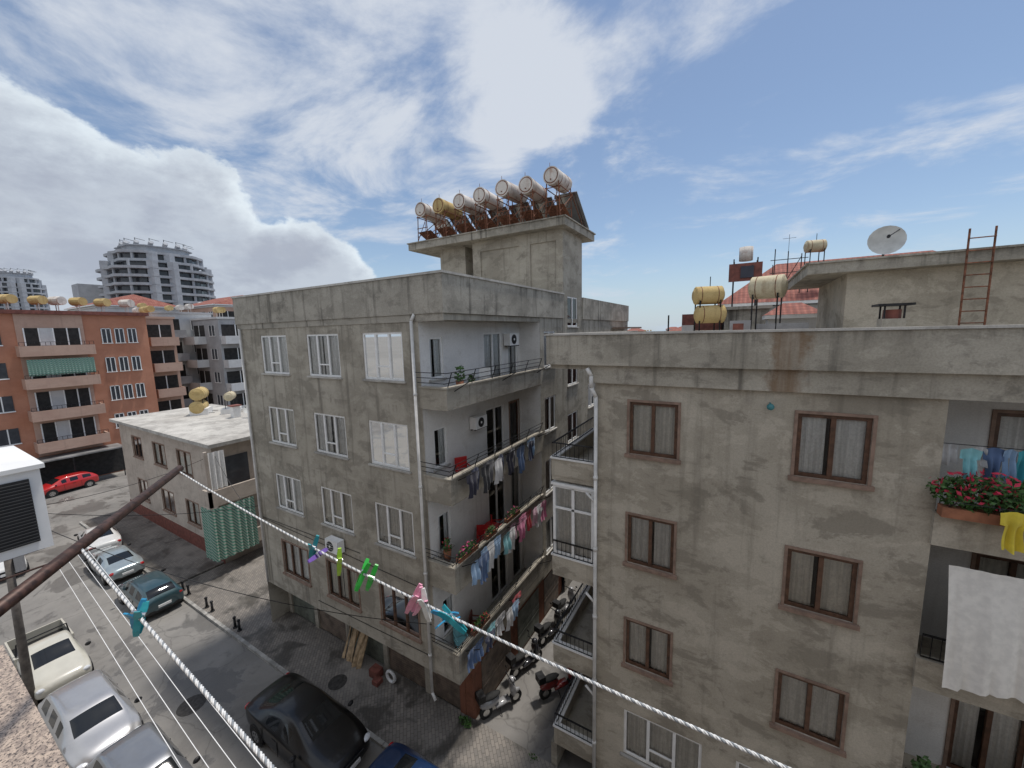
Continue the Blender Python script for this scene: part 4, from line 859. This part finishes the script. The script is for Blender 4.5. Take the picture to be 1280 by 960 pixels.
def blob(d,r):
    n=t.n('ShaderNodeVectorMath',operation='DOT_PRODUCT');t.put(n.inputs[0],G);n.inputs[1].default_value=d.normalized();return t.mr(n.outputs['Value'],math.cos(R(r)),1.)
wis=t.noise(PL,1.7,8,.62,.4,(1,1.2,1),(1.3,.4,0))
bias=t.math('ADD',t.math('MULTIPLY',blob(D(10,365),11),.26),t.math('MULTIPLY',blob(D(-520,420),38),.10));bias=t.math('ADD',bias,t.math('MULTIPLY',blob(D(-230,470),20),.10));bias=t.math('ADD',bias,t.math('MULTIPLY',blob(Vector((.2,-1,.6)),85),.4));bias=t.math('ADD',bias,t.math('MULTIPLY',blob(D(-50,250),9),.12));bias=t.math('ADD',bias,t.math('MULTIPLY',blob(D(300,440),10),.10))  # widest blob is unseen cloud added behind the camera to brighten the facades
wd=t.mr(t.math('ADD',wis,bias),.50,.74,.04,.88)
c0=t.mix(.12,sky.outputs[0],(2.2,3.0,4.2))
c1=t.mix(wd,c0,(5.8,6.15,6.7))
hz=t.mr(sep.outputs[2],.0,.2,.7,0.);c1=t.mix(hz,c1,(3.9,4.9,6.0))
cu=t.noise(G,7,9,.6,.1,(1,1,1.5))
cb_=t.math('MAXIMUM',blob(D(-640,175),17),t.math('MAXIMUM',blob(D(-430,155),15),blob(D(-270,110),13)))
dens=t.math('ADD',t.math('MULTIPLY',cu,.65),t.math('MULTIPLY',cb_,.52))
cd=t.mr(dens,.50,.57,0,.95)
sh=t.noise(G,6,7,.62,.1,(1,1,2.),(0,0,.05))
lum=t.math('ADD',t.mr(dens,.53,.80,6.9,4.4),t.mr(sh,.36,.64,-.6,.6))
cc=t.n('ShaderNodeCombineColor');t.put(cc.inputs[0],t.math('MULTIPLY',lum,.90));t.put(cc.inputs[1],t.math('MULTIPLY',lum,.99));t.put(cc.inputs[2],t.math('ADD',t.math('MULTIPLY',lum,.92),1.0))
t.put(bg.inputs[0],t.mix(cd,c1,cc.outputs[0]))
s=bpy.data.lights.new("Sun",'SUN');s.energy=3.2;s.angle=R(5);s.color=(1,.95,.88);so=bpy.data.objects.new("Sun",s);COL.objects.link(so)
az=R(SR);el=R(SE);so.rotation_euler=Vector((math.sin(az)*math.cos(el),math.cos(az)*math.cos(el),math.sin(el))).to_track_quat('Z','Y').to_euler()
cam=bpy.data.cameras.new("Camera");co=bpy.data.objects.new("Camera",cam);COL.objects.link(co);sc.camera=co
cam.sensor_width=36;cam.lens=485/1280*36;cam.clip_end=6000;cam.clip_start=.03
co.matrix_world=Matrix.Translation((0,0,13.9))@Matrix.Rotation(R(30.35),4,'Z')@Matrix.Rotation(R(90-7.63),4,'X')@Matrix.Rotation(R(-1.346),4,'Z')
sc.view_settings.view_transform='Standard';sc.view_settings.look='None';sc.view_settings.exposure=0
